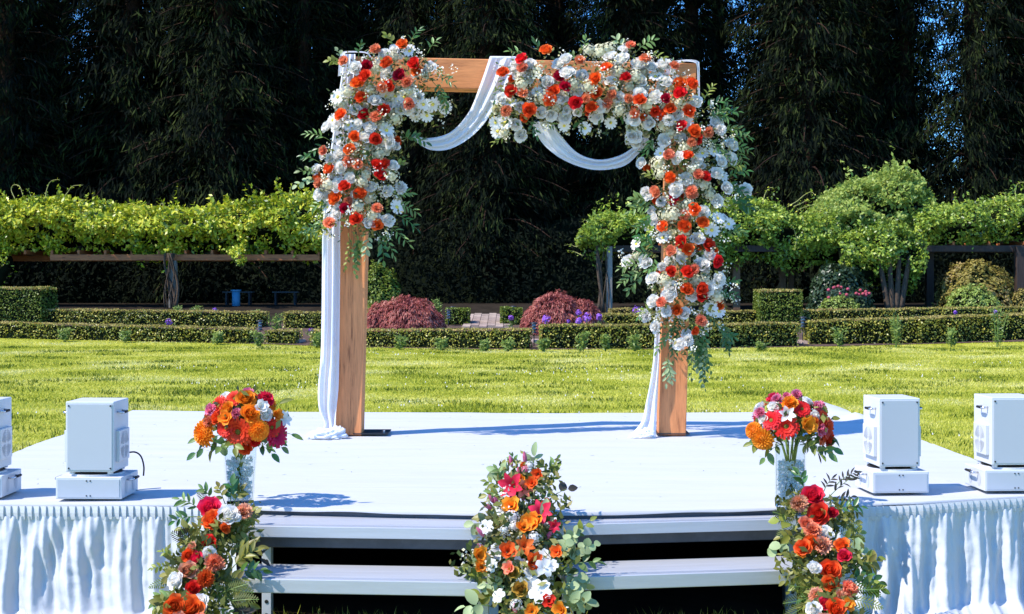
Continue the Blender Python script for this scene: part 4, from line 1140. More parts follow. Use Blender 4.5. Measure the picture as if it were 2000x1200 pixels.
# ------------------------------------------------------------------ FLOWER MESHES (radius 1, facing +z)
def petal(q, az, r0, z0, L, W, th0, th1, cup=.35, nu=4, nv=4, tip=.75, ruffle=0., seed=0., m=0, notch=0.):
    ca, sa = math.cos(az), math.sin(az)
    pts = []
    r, z = r0, z0
    prof = [(r, z)]
    for k in range(nv):
        th = th0+(th1-th0)*((k+.5)/nv)          # 0 = up, 90 = outwards
        r += L/nv*math.sin(th); z += L/nv*math.cos(th); prof.append((r, z))
    vs = []
    for j, (rr_, zz) in enumerate(prof):
        s = j/nv
        w = W*(math.sin(math.pi*(.12+.88*s*tip))**.7 if s > 0 else .32)
        th = th0+(th1-th0)*s
        for i in range(nu+1):
            t = -1+2*i/nu
            lat = w*t*(1-.12*t*t)
            inn = cup*w*t*t*(1 - s*.3)
            rn = rr_ - inn*math.cos(th)*.9
            zn = zz + inn*math.sin(th)
            if ruffle and j == nv: zn += ruffle*math.sin(i*2.6+seed*3); rn += ruffle*math.cos(i*3.7+seed)
            if notch and j == nv: rn -= notch*(abs(t)**2)
            vs.append((rn*ca - lat*sa, rn*sa + lat*ca, zn))
    fs = [(j*(nu+1)+i, j*(nu+1)+i+1, (j+1)*(nu+1)+i+1, (j+1)*(nu+1)+i) for j in range(nv) for i in range(nu)]
    q.add(vs, fs, m)

def norm_mesh(q, rad=1.0):
    mx = max(math.hypot(v[0], v[1]) for v in q.v)
    q.v = [(a/mx*rad, b/mx*rad, c/mx*rad) for a, b, c in q.v]
    return q

def core(q, r, z0, h):
    q.grid(lambda a, b: (r*math.cos(6.283*a)*math.cos(1.57*b), r*math.sin(6.283*a)*math.cos(1.57*b), z0+h*math.sin(1.57*b)), 8, 3)
def g_rose(seed, n=30):
    r = random.Random(seed); q = MB(); core(q, .34, .05, .52)
    for i in range(n):
        f = i/(n-1); az = i*2.399+r.uniform(-.2,.2)
        petal(q, az, .02+.30*f**.8, 0, .74-.10*f+r.uniform(-.04,.04), .20+.34*f, R(-6+34*f), R(-22+62*f+62*f**5), cup=.75-.35*f, nu=4, nv=4, tip=.84, seed=i)
    return norm_mesh(q)
def g_peony(seed, n=48):
    r = random.Random(seed); q = MB(); core(q, .60, .0, .60)
    for i in range(n):
        f = i/(n-1); az = i*2.399+r.uniform(-.3,.3)
        petal(q, az, .04+.46*f**.8, .16*(1-f), .62-.06*f+r.uniform(-.07,.07), .24+.26*f, R(-10+48*f), R(-26+80*f+42*f**4), cup=.6-.3*f, nu=4, nv=4, tip=.88, ruffle=.035, seed=i)
    return norm_mesh(q)
def g_carnation(seed, n=46):
    r = random.Random(seed); q = MB(); core(q, .3, .0, .45)
    for i in range(n):
        f = i/(n-1); az = i*2.399
        petal(q, az, .03, 0, .62+.24*r.random(), .30, R(6+40*f), R(4+82*f), cup=.2, nu=5, nv=3, tip=.62, ruffle=.085, seed=i+r.random())
    return norm_mesh(q)
def g_daisy(seed, n=11, layers=1, w=.22):
    r = random.Random(seed); q = MB()
    for l in range(layers):
        for i in range(n):
            az = 2*math.pi*(i+.5*l)/n + r.uniform(-.08,.08)
            petal(q, az, .16, .02*l, .84-.12*l, w, R(60-14*l), R(96-16*l), cup=.18, nu=2, nv=3, tip=.72, seed=i)
    return norm_mesh(q)
def g_gerbera(seed):
    r = random.Random(seed); q = MB()
    for l, (n, L, a0, a1) in enumerate(((22,.85,66,98),(18,.72,50,84),(16,.5,34,70),(14,.3,18,50))):
        for i in range(n):
            petal(q, 2*math.pi*(i+.37*l)/n+r.uniform(-.07,.07), .13, .02, L*r.uniform(.9,1.05), .135, R(a0), R(a1), cup=.2, nu=2, nv=3, tip=.78, seed=i)
    return norm_mesh(q)
def g_pompon(seed, n=90):
    q = MB(); core(q, .7, -.05, .68)
    for i in range(n):
        f = (i+.5)/n; th = math.acos(1-f*1.08); az = i*2.399
        petal(q, az, .62*math.sin(th)+.02, .62*math.cos(th), .42, .17, th*.9-.1, th+.5, cup=.7, nu=2, nv=2, tip=.8, seed=i)
    return norm_mesh(q)
def g_hydrangea(seed, n=26):
    r = random.Random(seed); q = MB(); core(q, .6, -.05, .55)
    for i in range(n):
        f = (i+.5)/n; th = math.acos(1-f*.95); az = i*2.399
        d = Vector((math.sin(th)*math.cos(az), math.sin(th)*math.sin(az), math.cos(th)))*r.uniform(.75,1.0)
        rot = d.to_track_quat('Z', 'Y').to_matrix()
        s = r.uniform(.19,.27); a0 = r.uniform(0,1.5)
        for k in range(5):
            a = a0+k*2*math.pi/5
            vs = [rot @ Vector(p) + d for p in ((0,0,0),(s*.6*math.cos(a-.5),s*.6*math.sin(a-.5),.04),(s*math.cos(a),s*math.sin(a),.02),(s*.6*math.cos(a+.5),s*.6*math.sin(a+.5),.04))]
            q.add(vs, [(0,1,2,3)])
    return norm_mesh(q)
def g_lily(seed):
    r = random.Random(seed); q = MB()
    for i in range(6):
        petal(q, i*math.pi/3+r.uniform(-.12,.12), .05, 0, 1.0, .27 if i%2 else .33, R(22+r.uniform(-6,6)), R(92+r.uniform(-14,10)), cup=.25, nu=3, nv=5, tip=.98, seed=i)
    return norm_mesh(q)
def g_freesia(seed):
    r = random.Random(seed); q = MB()
    for l in range(2):
        for i in range(4):
            petal(q, i*math.pi/2+l*.8+r.uniform(-.2,.2), .05, 0, .95-.15*l, .42, R(14-8*l), R(72-30*l+r.uniform(-14,10)), cup=.4, nu=4, nv=4, tip=.8, ruffle=.03, seed=i)
    return norm_mesh(q)
def g_orchid(seed):
    r = random.Random(seed); q = MB()
    for i in range(5):
        petal(q, i*2*math.pi/5+r.uniform(-.1,.1), .04, .02*(i%2), .95, .46, R(55), R(100+r.uniform(-10,15)), cup=.16, nu=4, nv=4, tip=.8, ruffle=.03, seed=i)
    for i in range(3):
        petal(q, i*2.1, .02, .03, .32, .14, R(5), R(40), cup=.5, nu=2, nv=2, tip=.8)
    return norm_mesh(q)
def g_bud(seed):
    q = MB()
    for i in range(6):
        petal(q, i*2.399, .10, -.9, 1.9, .34, R(24), R(-24), cup=.55, nu=3, nv=5, tip=.96, seed=i)
    return norm_mesh(q, .55)
GEN = {'rose': g_rose, 'peony': g_peony, 'carnation': g_carnation, 'daisy': g_daisy, 'gerbera': g_gerbera, 'dahlia': g_pompon, 'hydrangea': g_hydrangea, 'lily': g_lily, 'freesia': g_freesia, 'orchid': g_orchid, 'bud': g_bud}
def _cluster(seed): return None
NVAR = {'rose':4,'peony':4,'carnation':3,'daisy':3,'gerbera':2,'dahlia':2,'hydrangea':3,'lily':2,'freesia':3,'orchid':2,'bud':1}
FM = {}
def fmesh(kind, col):
    v = random.randrange(NVAR[kind]); key = (kind, col, v)
    if key not in FM:
        base = FM.get((kind, None, v))
        if base is None:
            base = GEN[kind](v*13+5); FM[(kind, None, v)] = base
        FM[key] = base.mesh(kind, PET[col], True)
    return FM[key]
eye = MB(); eye.grid(lambda a, b: (.24*math.cos(6.283*a)*math.cos(1.57*b), .24*math.sin(6.283*a)*math.cos(1.57*b), .05+.14*math.sin(1.57*b)), 10, 3)
EYE_Y = eye.mesh('flower_eye', M['yellow'], True); EYE_D = eye.mesh('flower_eye', M['dark_eye'], True)
CN = {'white':'white','cream':'cream','orange':'orange','red':'red','crimson':'dark red','coral':'coral','peach':'peach','hotpink':'deep pink','pink':'pink and white','golden':'golden orange','magenta':'magenta','ochre':'ochre'}

class Arr:
    """a floral arrangement: one thing, flowers and sprigs are its parts"""
    def __init__(s, name, label, cat, loc, group=None):
        s.t = thing(name, label, cat, loc, group); s.o = Vector(loc); s.pts = []; s.nleaf = 0
    def flower(s, kind, col, pos, nrm, rad):
        me = fmesh(kind, col)
        o = obj(kind if kind != 'bud' else 'flower_bud', me, s.t)
        nrm = Vector(nrm).normalized()
        qd = nrm.to_track_quat('Z', 'Y') @ Quaternion((0,0,1), random.uniform(0, 6.28))
        o.rotation_mode = 'QUATERNION'; o.rotation_quaternion = qd
        o.location = Vector(pos) - s.o
        k = rad*random.uniform(.94, 1.06); o.scale = (k, k, k*random.uniform(.9,1.1))
        o['label'] = CN[col] + ' ' + ('flower bud' if kind == 'bud' else kind)
        if kind in ('daisy', 'gerbera'): obj('flower_eye', EYE_Y if kind == 'daisy' else EYE_D, o)
        s.pts.append((Vector(pos), nrm, rad))
        return o
    def px(s, kind, col, px, py, size, D, nrm=None):
        p = P(px, py, D); r = size/2/F*D
        s.flower(kind, col, p, nrm or (random.gauss(0,.25), -1, random.gauss(.15,.25)), r)
    def sprig(s, base, tip, kind, n, lw, ll, droop=.1, terminal=True, leafy=1.0, stem_r=.0022):
        """base, tip world points; n leaves of length ll, width lw"""
        base = Vector(base); tip = Vector(tip); Lg = (tip-base).length
        mid = (base+tip)/2 + Vector((random.gauss(0,.06)*Lg, -abs(random.gauss(0,.12))*Lg, (.10+droop)*Lg))
        def cur(t): return base*(1-t)**2 + mid*2*t*(1-t) + tip*t*t
        q = MB(); q.tube([cur(k/6)-base for k in range(7)], [stem_r*(1-.6*k/6) for k in range(7)], 4)
        joined = s.nleaf + n > 290
        leaves = []
        for k in range(n):
            t = .16+.84*(k+1)/n if n > 1 else 1.0
            p = cur(t); d = (cur(min(t+.05,1.0)) - cur(max(t-.05,0))).normalized()
            out = d.cross(Vector((0,-1,.3))).normalized()*(1 if k%2 else -1)
            if k == n-1 and terminal: ax = d
            else: ax = (d*.75 + out*random.uniform(.6,1.0) + Vector((random.gauss(0,.2), random.gauss(-.1,.25), random.gauss(0,.2)))).normalized()
            up = (Vector((random.gauss(0,.4), -1+random.gauss(0,.3), .8+random.gauss(0,.4))))
            up = (up - ax*up.dot(ax)).normalized(); sd = ax.cross(up)
            sc = ll*random.uniform(.75,1.15)*(1-.25*abs(t-.55))
            m4 = Matrix(((sd.x, ax.x, up.x, p.x-base.x),(sd.y, ax.y, up.y, p.y-base.y),(sd.z, ax.z, up.z, p.z-base.z),(0,0,0,1))) @ Matrix.Diagonal((lw/ll*sc, sc, sc, 1))
            leaves.append(m4)
        lm = leafmesh(kind)
        if joined:
            for m4 in leaves:
                q.add([m4 @ v.co for v in lm.vertices], [tuple(p.vertices) for p in lm.polygons], 1)
            o = obj('leaf_sprig', q.mesh('leaf_sprig', [M['stem'], LEAF[kind]], True), s.t, base-s.o)
            o['kind'] = 'stuff'
        else:
            o = obj('leaf_sprig', q.mesh('leaf_sprig', [M['stem']], True), s.t, base-s.o)
            for m4 in leaves:
                l = obj('leaf', lm, o); l.matrix_local = m4
            s.nleaf += n
        return o
    def sprig_px(s, px, py, ang, Lm, kind, D, n=9, lw=.018, ll=.062, droop=.08, toward=.0, **kw):
        b = P(px, py, D); a = R(ang)
        tip = b + Vector((math.cos(a)*Lm, -toward*Lm, math.sin(a)*Lm))
        return s.sprig(b, tip, kind, n, lw, ll, droop, **kw)
    def fern(s, base, tip, w, kind='fern', n=11):
        base = Vector(base); tip = Vector(tip); d = tip-base; L = d.length; d = d/L
        side = d.cross(Vector((random.gauss(0,.3), -1, random.gauss(.2,.3)))).normalized()
        q = MB(); up = side.cross(d).normalized()
        def c(t): return d*L*t + up*(.14*L*math.sin(t*2.6))
        q.tube([c(k/6) for k in range(7)], .0016, 4, m=0)
        for k in range(n):
            t = .1+.9*k/n; ww = w*math.sin(math.pi*(.18+.8*t))**.8
            for sg in (-1, 1):
                p = c(t); e = p + side*sg*ww + d*ww*.55 - up*ww*.15; hw = L/n*.44
                q.add([p-d*hw*.3, p+(e-p)*.5+d*hw*.75, e, p+(e-p)*.45-d*hw*.75], [(0,1,2,3)], 1)
        o = obj('fern_frond', q.mesh('fern_frond', [M['stem'], LEAF[kind]], False), s.t, base-s.o)
        return o
    def filler(s, n, jit, back, m='filler', size=.035, nb=0, bs=.012):
        P0 = np.array([tuple(p) for p, _, _ in s.pts]); N0 = np.array([tuple(k) for _, k, _ in s.pts])
        idx = rng.integers(0, len(P0), n)
        C = P0[idx] + np.clip(rng.normal(0, jit, (n, 3)), -1.7*jit, 1.7*jit) - N0[idx]*rng.uniform(back*.2, back*1.4, (n, 1)) - np.array(tuple(s.o))
        V, Fq = leaf_quads(C, N0[idx], size, size*.48, spread=.7)
        o = obj('filler_foliage', mesh_np('filler_foliage', V, Fq, [M[m]]), s.t); o['kind'] = 'stuff'
        if nb:
            k = nb//14
            idx = rng.integers(0, len(P0), k)
            Cc = P0[idx] + rng.normal(0, jit*1.1, (k, 3)) - N0[idx]*rng.uniform(.15*back, back*.7, (k, 1))
            C = np.repeat(Cc, 14, 0) + rng.normal(0, .016, (k*14, 3)) - np.array(tuple(s.o))
            V, Fq = leaf_quads(C, np.repeat(N0[idx], 14, 0), bs, bs*.9, spread=.5)
            o = obj('small_blossoms', mesh_np('small_blossoms', V, Fq, [M['blossom']]), s.t); o['kind'] = 'stuff'

LM = {}
def leafmesh(kind):
    if kind in LM: return LM[kind]
    q = MB()
    rnd = kind in ('euca',)
    prof = [(0,.0),(.12,.30),(.3,.48),(.55,.5),(.8,.3),(1,0)] if not rnd else [(0,.05),(.15,.38),(.4,.54),(.68,.5),(.9,.26),(1,0)]
    vs = []
    for (y, w) in prof:
        for t in (-1, 0, 1):
            vs.append((w*t, y, (.10 if t else 0)*w*2 - .16*y*y))
    fs = []
    for j in range(len(prof)-1):
        for i in range(2): fs.append((j*3+i, j*3+i+1, (j+1)*3+i+1, (j+1)*3+i))
    q.add(vs, fs)
    LM[kind] = q.mesh('leaf', LEAF[kind], True)
    return LM[kind]

# ------------------------------------------------------------------ ARCH FLOWERS
KIND = {'O':('rose','orange',26),'R':('rose','red',25),'D':('rose','crimson',25),'C':('carnation','coral',23),'W':('peony','white',27),'M':('daisy','white',24),'K':('hydrangea','cream',30)}
LEFT = """O787,89 C734,101 W751,109 O756,124 C675,122 W696,136 D715,130 W757,145 R810,126 O815,140 W842,134 D782,149 R713,150 O700,165 C795,162 C746,172 R760,168 K722,175
O707,193 W732,200 M754,189 M772,188 M790,190 M814,189 C801,201 W760,205 R749,215 W781,212 W796,212 M827,204 M811,226 M834,226 M845,204 M869,210 W695,216 O667,226 D712,226 C735,229 K772,232
W640,249 W659,249 M681,245 W699,245 W722,250 K747,245 O692,268 W714,271 R734,272 W760,276 W771,290 C635,295 O683,294 W666,302 W649,311 K740,301 C682,316 C700,324 R735,324 R750,322 W767,326 O645,331 W667,327 W621,334
R742,345 C626,360 K641,361 W660,364 W685,349 R675,366 O702,380 O656,389 W625,382 W637,379 C682,397 D675,409 W660,417 R695,429 C736,409 K722,387 W725,367 W755,374 W780,369 W757,432 W721,440 O736,442 C645,439 K727,420 K707,355
K770,113 M800,100 K735,135 K680,180 K668,205 M650,235 K800,178 K690,290 M755,255 K715,340 M775,405 K700,405 M640,405 K765,345 M660,190"""
RIGHT = """O1067,100 R1020,118 O983,143 C1022,135 W1004,137 W1034,129 W1015,149 W1035,155 W1068,163 W1106,118 W1093,127 C1133,121 W1108,145 D1093,151 D1104,171 W1138,149 O1165,155 O1184,135 W1193,162 R1223,153 W1194,114 W1217,116 C1232,93
R998,180 C1022,186 O1081,179 O1073,195 W1097,193 W1132,179 O1165,183 R1125,200 C1144,194 C1197,188 C1186,203 W1210,192 C1228,194 K1059,190 O1032,215 C989,218 W978,194 M996,201 W1017,212 W1059,221 W1075,224 O1156,212 W1173,209 W1104,231 M1102,246 W1165,227 M1143,251 M1193,240 W1234,266 W1232,231
W1008,242 M987,240 M968,240 M972,257 W1017,265 K1150,100 K1172,104 K1190,98 C1260,119 W1246,127 W1272,135 W1297,130 C1316,132 W1254,161 W1301,161 O1329,167 R1327,184 W1250,185 O1351,165 W1360,201 W1282,192 D1301,195 O1251,197 K1327,202 R1280,217 O1295,225 O1310,215 O1346,219 C1241,222 W1239,232 W1325,227 W1307,235 K1295,245 W1271,240
R1332,247 O1356,259 C1382,260 W1399,240 W1404,257 R1360,272 W1242,266 W1299,275 W1330,272 C1350,280 M1395,297 W1427,285 O1342,306 C1307,306 W1325,310 W1361,316 W1254,319 K1285,322 W1407,316 W1425,312 O1310,347 C1364,344 R1376,347 W1399,340 W1342,352 W1320,367 W1416,369 W1454,374 C1351,375 C1282,375 W1265,377 K1375,362
W1270,383 C1285,378 W1292,398 D1315,393 W1320,372 C1350,380 O1357,410 W1373,415 W1400,393 C1338,423 O1337,442 O1295,443 O1373,435 K1315,420 W1278,428 M1402,427 M1423,438 M1295,465 R1333,473 W1363,468 C1313,492 O1343,488 R1382,480 W1330,502 W1310,513 W1385,497 R1398,510 W1370,520 R1343,533 C1355,527 R1310,532 W1230,513 W1263,513 M1243,477 W1275,545 K1360,548 W1402,547
O1342,567 W1313,563 W1308,578 W1353,577 R1368,565 R1371,580 W1383,565 W1277,590 C1293,593 W1302,608 O1322,607 W1335,615 M1387,603 M1403,608 C1367,628 W1265,618 W1283,640 W1343,665 W1330,673
K1050,140 K1120,165 K1150,170 K1210,140 K1240,150 K1085,210 K1210,215 M1280,150 K1265,205 K1340,290 K1310,260 M1290,300 K1385,380 K1345,400 K1300,420 M1390,450 K1335,455 K1300,548 K1400,580 M1050,180 K1020,165 K1230,170 M1340,240 K1290,340 M1410,345 K1355,330 M1372,300 M1395,555"""
CL_L = [(830,135),(730,140),(708,200),(700,290),(694,380),(696,450)]
CL_R = [(985,190),(1080,165),(1200,170),(1310,190),(1345,260),(1345,380),(1340,500),(1330,650)]
def dist_line(px, py, line):
    best = 1e9; v = (0,0)
    for (a, b), (c, d) in zip(line[:-1], line[1:]):
        t = max(0, min(1, ((px-a)*(c-a)+(py-b)*(d-b))/((c-a)**2+(d-b)**2)))
        x, y = a+t*(c-a), b+t*(d-b); e = math.hypot(px-x, py-y)
        if e < best: best = e; v = ((px-x)/110, (py-y)/110)
    return best, v
def lay(arr, text, line, wid=105):
    for tok in text.split():
        c = tok[0]; px, py = map(float, tok[1:].split(','))
        kind, col, sz = KIND[c]
        if c == 'W':
            rr_ = random.random()
            if rr_ < .22: kind = 'rose'
            elif rr_ < .36: kind = 'carnation'
        if c == 'O' and random.random() < .15: kind = 'peony'
        d, v = dist_line(px, py, line)
        dep = .07 + .20*math.sqrt(max(0, 1-(d/wid)**2)) + random.uniform(-.025, .035) + (.03 if c in 'ORDC' else 0)
        nrm = Vector((v[0]*.9 - .22 + random.gauss(0,.2), -1.0, -v[1]*.9 + .34 + random.gauss(0,.2)))
        arr.px(kind, col, px, py, sz*random.uniform(1.05,1.28), DA-dep, nrm)

def fill_blooms(arr, n, line, wid):
    base = list(arr.pts)
    for k in range(n):
        p, nn, r0 = random.choice(base)
        kind, col, r = random.choice([('peony','white',.042),('hydrangea','cream',.042),('peony','white',.038),('carnation','white',.038),('rose','white',.04),('hydrangea','white',.04),('rose','orange',.036),('rose','cream',.038)])
        q_ = p + Vector((max(-.06, min(.06, random.gauss(0,.05))), .04+random.uniform(0,.035), max(-.06, min(.06, random.gauss(0,.05)))))
        if min((q_-b[0]).length for b in base if b[0] is not p) > .085: continue
        arr.flower(kind, col, q_, (nn.x+random.gauss(0,.3), nn.y, nn.z+random.gauss(0,.3)), r)
    arr.pts = base
random.seed(21)
aL = Arr('floral_garland', 'orange, red and white flower cluster on the left corner of the arch', 'flower arrangement', (AX(705), DA-.1, AZ(280)), 'flower clusters on the arch')
lay(aL, LEFT, CL_L)
fill_blooms(aL, 95, CL_L, 105)
def PD(px, py, line, extra=.02):
    d, _ = dist_line(px, py, line); return DA - (.05+.17*math.sqrt(max(0, 1-(d/105)**2))) - extra
# sprigs: px, py, angle, length m, kind, leaves
for (x, y, a, L, k, n, lw, ll) in [(672,128,165,.10,'lime',7,.030,.050),(668,122,110,.08,'euca',4,.030,.042),(700,115,80,.10,'ruscus',5,.020,.045),(770,95,120,.10,'lime',6,.028,.042),(800,92,60,.13,'ruscus',7,.018,.05),(835,105,55,.10,'olive',5,.018,.05),(728,118,70,.08,'ruscus',5,.016,.04),
        (645,275,165,.16,'olive',9,.016,.055),(640,285,205,.12,'ruscus',7,.02,.05),(640,345,170,.18,'olive',9,.028,.048),(630,350,195,.17,'euca',7,.032,.045),(625,318,160,.12,'ruscus',6,.02,.045),
        (850,150,-25,.13,'ruscus',8,.016,.05),(845,160,-60,.18,'ruscus',10,.018,.052),(858,165,-75,.16,'olive',9,.016,.05),(850,185,-40,.10,'lime',6,.02,.04),
        (780,270,-10,.18,'ruscus',9,.022,.056),(785,275,10,.12,'olive',7,.018,.055),(765,335,40,.09,'lime',5,.028,.045),
        (720,325,100,.12,'olive',7,.020,.058),(720,335,60,.10,'olive',6,.020,.055),(715,330,-160,.10,'ruscus',6,.020,.05),
        (760,385,10,.14,'olive',9,.016,.055),(770,400,-20,.16,'olive',9,.016,.058),(775,420,-35,.16,'ruscus',9,.016,.055),(755,440,-40,.20,'olive',10,.016,.060),(750,445,-70,.20,'olive',9,.02,.058),(735,452,-75,.20,'ruscus',9,.026,.06),(722,455,-100,.16,'euca',7,.026,.052),
        (650,395,200,.15,'olive',8,.018,.055),(640,420,-120,.13,'olive',9,.018,.06),(632,440,-145,.14,'olive',8,.016,.055),(650,435,-130,.10,'lime',5,.02,.05),(625,440,-160,.12,'ruscus',6,.018,.05)]:
    aL.sprig_px(x, y, a, L, k, PD(x, y, CL_L), n, lw, ll, toward=.15)
# trailing ivy over the left post
for (x, y, L, k, n) in [(680,455,.24,'lime',12),(690,455,.28,'olive',13),(697,458,.20,'ruscus',10),(684,470,.20,'olive',10),(705,462,.13,'lime',7)]:
    aL.sprig_px(x, y, -90+random.uniform(-8,8), L, k, DA-.08, n, .022, .034, droop=.0, toward=-.1)
aL.filler(3000, .045, .10, 'filler', .034, nb=2200, bs=.014)

aR = Arr('floral_garland', 'long orange, red and white flower cascade over the right half of the arch', 'flower arrangement', (AX(1345), DA-.1, AZ(300)), 'flower clusters on the arch')
lay(aR, RIGHT, CL_R)
fill_blooms(aR, 190, CL_R, 105)
for (x, y, a, L, k, n, lw, ll) in [(1040,118,160,.16,'olive',7,.016,.055),(1055,110,110,.10,'ruscus',5,.016,.05),(1140,112,85,.12,'olive',6,.022,.05),(1130,115,150,.06,'olive',4,.02,.04),(1240,105,35,.15,'olive',8,.022,.055),(1225,105,130,.12,'euca',5,.024,.055),(1265,110,-10,.12,'lime',6,.02,.05),
        (985,165,-120,.12,'ruscus',6,.012,.05),(1085,150,-150,.08,'ruscus',5,.022,.05),(1128,232,-70,.06,'ruscus',4,.026,.055),(1030,235,-60,.12,'ruscus',7,.02,.045),(1060,240,-20,.08,'olive',5,.014,.05),(1000,262,-150,.14,'lime',7,.012,.04),
        (1215,205,-90,.09,'ruscus',7,.016,.05),(1235,212,-60,.09,'olive',6,.016,.05),(1300,95+40,40,.06,'ruscus',4,.014,.045),
        (1372,205,60,.14,'lime',8,.016,.045),(1375,215,20,.16,'ruscus',10,.018,.055),(1380,228,-5,.14,'olive',9,.018,.058),(1385,240,40,.16,'ruscus',10,.018,.055),(1395,232,15,.16,'ruscus',9,.02,.055),(1405,250,-15,.18,'olive',9,.018,.052),(1410,275,5,.18,'ruscus',9,.018,.055),(1430,285,-20,.12,'olive',8,.016,.05),(1435,290,-60,.12,'olive',8,.014,.055),(1400,270,30,.12,'lime',6,.018,.045),
        (1280,265,150,.10,'ruscus',7,.020,.055),(1275,268,-110,.09,'olive',7,.02,.055),(1280,262,80,.08,'ruscus',5,.018,.05),(1375,275,-30,.12,'olive',8,.022,.055),(1390,290,-30,.12,'ruscus',8,.02,.05),
        (1275,310,150,.08,'ruscus',5,.018,.045),(1290,350,160,.10,'lime',6,.018,.045),(1330,330,60,.06,'ruscus',5,.018,.045),(1410,330,10,.12,'lime',7,.016,.05),(1415,350,20,.15,'ruscus',9,.022,.05),(1420,360,-30,.14,'ruscus',8,.024,.055),(1430,400,-10,.12,'ruscus',7,.038,.06),(1425,405,30,.12,'ruscus',7,.034,.055),
        (1285,400,165,.16,'olive',10,.018,.058),(1280,405,190,.18,'olive',10,.020,.06),(1275,410,150,.14,'olive',9,.02,.058),(1285,415,-140,.16,'ruscus',9,.022,.055),(1265,400,175,.10,'olive',6,.024,.055),(1270,430,-150,.12,'olive',7,.02,.05),
        (1420,445,-20,.12,'ruscus',8,.018,.055),(1405,460,10,.14,'olive',8,.018,.05),(1390,470,-60,.12,'olive',8,.018,.06),
        (1280,500,170,.12,'ruscus',8,.018,.055),(1270,520,185,.20,'olive',11,.018,.058),(1265,530,205,.20,'olive',11,.020,.058),(1262,535,-135,.16,'olive',9,.022,.055),(1285,490,150,.14,'ruscus',8,.02,.055),(1300,520,-170,.12,'olive',8,.02,.055),(1320,545,-30,.08,'olive',6,.02,.055),(1355,500,-60,.10,'ruscus',6,.022,.06),(1280,475,160,.12,'ruscus',7,.02,.05),
        (1395,575,-5,.14,'ruscus',8,.018,.055),(1405,560,20,.12,'ruscus',7,.02,.05),(1370,600,-50,.14,'ruscus',9,.018,.05),(1280,610,180,.10,'lime',6,.018,.045),(1270,600,-140,.10,'ruscus',6,.018,.045)]:
    aR.sprig_px(x, y, a, L, k, PD(x, y, CL_R), n, lw, ll, toward=.15)
# trailing greens at the foot of the right cascade
for k in range(13):
    x = random.uniform(1352, 1392); y = random.uniform(610, 660)
    aR.sprig_px(x, y, -90+random.uniform(-10,12), random.uniform(.20,.36), random.choice(['ruscus','ruscus','olive','euca']), DA-.14-random.uniform(0,.08), 11, .022, .042, droop=0, toward=-.05)
for (x, y, a, L, k) in [(1318,625,-95,.20,'ruscus'),(1312,632,-80,.16,'olive'),(1326,640,-100,.22,'olive'),(1310,640,-120,.18,'olive'),(1300,700,-75,.15,'euca'),(1306,690,-95,.20,'euca'),(1400,640,-30,.13,'ruscus'),(1405,650,-65,.14,'ruscus'),(1395,630,-45,.16,'olive'),(1415,635,-80,.14,'ruscus'),(1330,600,-100,.18,'ruscus'),(1345,620,-80,.2,'olive')]:
    aR.sprig_px(x, y, a, L, k, DA-.16, 10, .02, .05, droop=.02, toward=.05)
aR.filler(6000, .045, .10, 'filler', .034, nb=4400, bs=.014)

# ------------------------------------------------------------------ VASES AND BOUQUETS
def glass_mat():
    m = bpy.data.materials.new('clear_glass'); m.use_nodes = True
    nt = m.node_tree; N = nt.nodes; L = nt.links; out = N['Material Output']
    for n_ in list(N):
        if n_ != out: N.remove(n_)
    tr = N.new('ShaderNodeBsdfTransparent'); tr.inputs[0].default_value = (.93,.96,.97,1)
    gl = N.new('ShaderNodeBsdfGlossy'); gl.inputs['Roughness'].default_value = .03; gl.inputs[0].default_value = (1,1,1,1)
    fr = N.new('ShaderNodeFresnel'); fr.inputs[0].default_value = 1.5
    mx = N.new('ShaderNodeMixShader'); L.new(fr.outputs[0], mx.inputs[0]); L.new(tr.outputs[0], mx.inputs[1]); L.new(gl.outputs[0], mx.inputs[2]); L.new(mx.outputs[0], out.inputs[0])
    return m
M['glass'] = glass_mat()
M['bead'] = mat('clear_acrylic_bead', (.92,.95,.96), .06, .9, transl=.55, alpha=.55)
def vase(label, px, ybase, w_top, w_bot, h, yaw):
    D = F*(EYE-HS)/(ybase-HZ) + .06
    x = (px-1000)/F*D
    t = thing('glass_vase', label, 'vase', (x, D, HS+.010), 'square glass vases at the stage edge', R(yaw))
    q = MB()
    def sq(w, z): return [(-w/2,-w/2,z),(w/2,-w/2,z),(w/2,w/2,z),(-w/2,w/2,z)]
    A = sq(w_bot,.0)+sq(w_top,h)+sq(w_top-.012,h)+sq(w_bot-.012,.014)
    fs = [(3,2,1,0)]
    for k in range(4):
        fs.append((k,(k+1)%4,4+(k+1)%4,4+k)); fs.append((4+k,4+(k+1)%4,8+(k+1)%4,8+k)); fs.append((8+k,8+(k+1)%4,12+(k+1)%4,12+k))
    fs.append((12,13,14,15))
    q.add(A, fs); bevel(obj('glass', q.mesh('glass', M['glass']), t), .003, 2)
    # acrylic pebbles (joined: far too many to pick apart)
    q = MB(); r = random.Random(px)
    for i in range(430):
        z = r.uniform(.02, h*.72); w = (w_bot+(w_top-w_bot)*z/h) - .03
        c = Vector((r.uniform(-w/2,w/2), r.uniform(-w/2,w/2), z)); s = r.uniform(.007,.012)
        rot = Quaternion((r.random(),r.random(),r.random(),r.random())).normalized().to_matrix()
        vs = [c + rot @ Vector(p)*s*r.uniform(.8,1.2) for p in ((1,0,0),(-1,0,0),(0,1,0),(0,-1,0),(0,0,1),(0,0,-1))]
        q.add(vs, [(0,2,4),(2,1,4),(1,3,4),(3,0,4),(2,0,5),(1,2,5),(3,1,5),(0,3,5)])
    o = obj('acrylic_pebbles', q.mesh('acrylic_pebbles', M['bead']), t); o['kind'] = 'stuff'
    return x, D
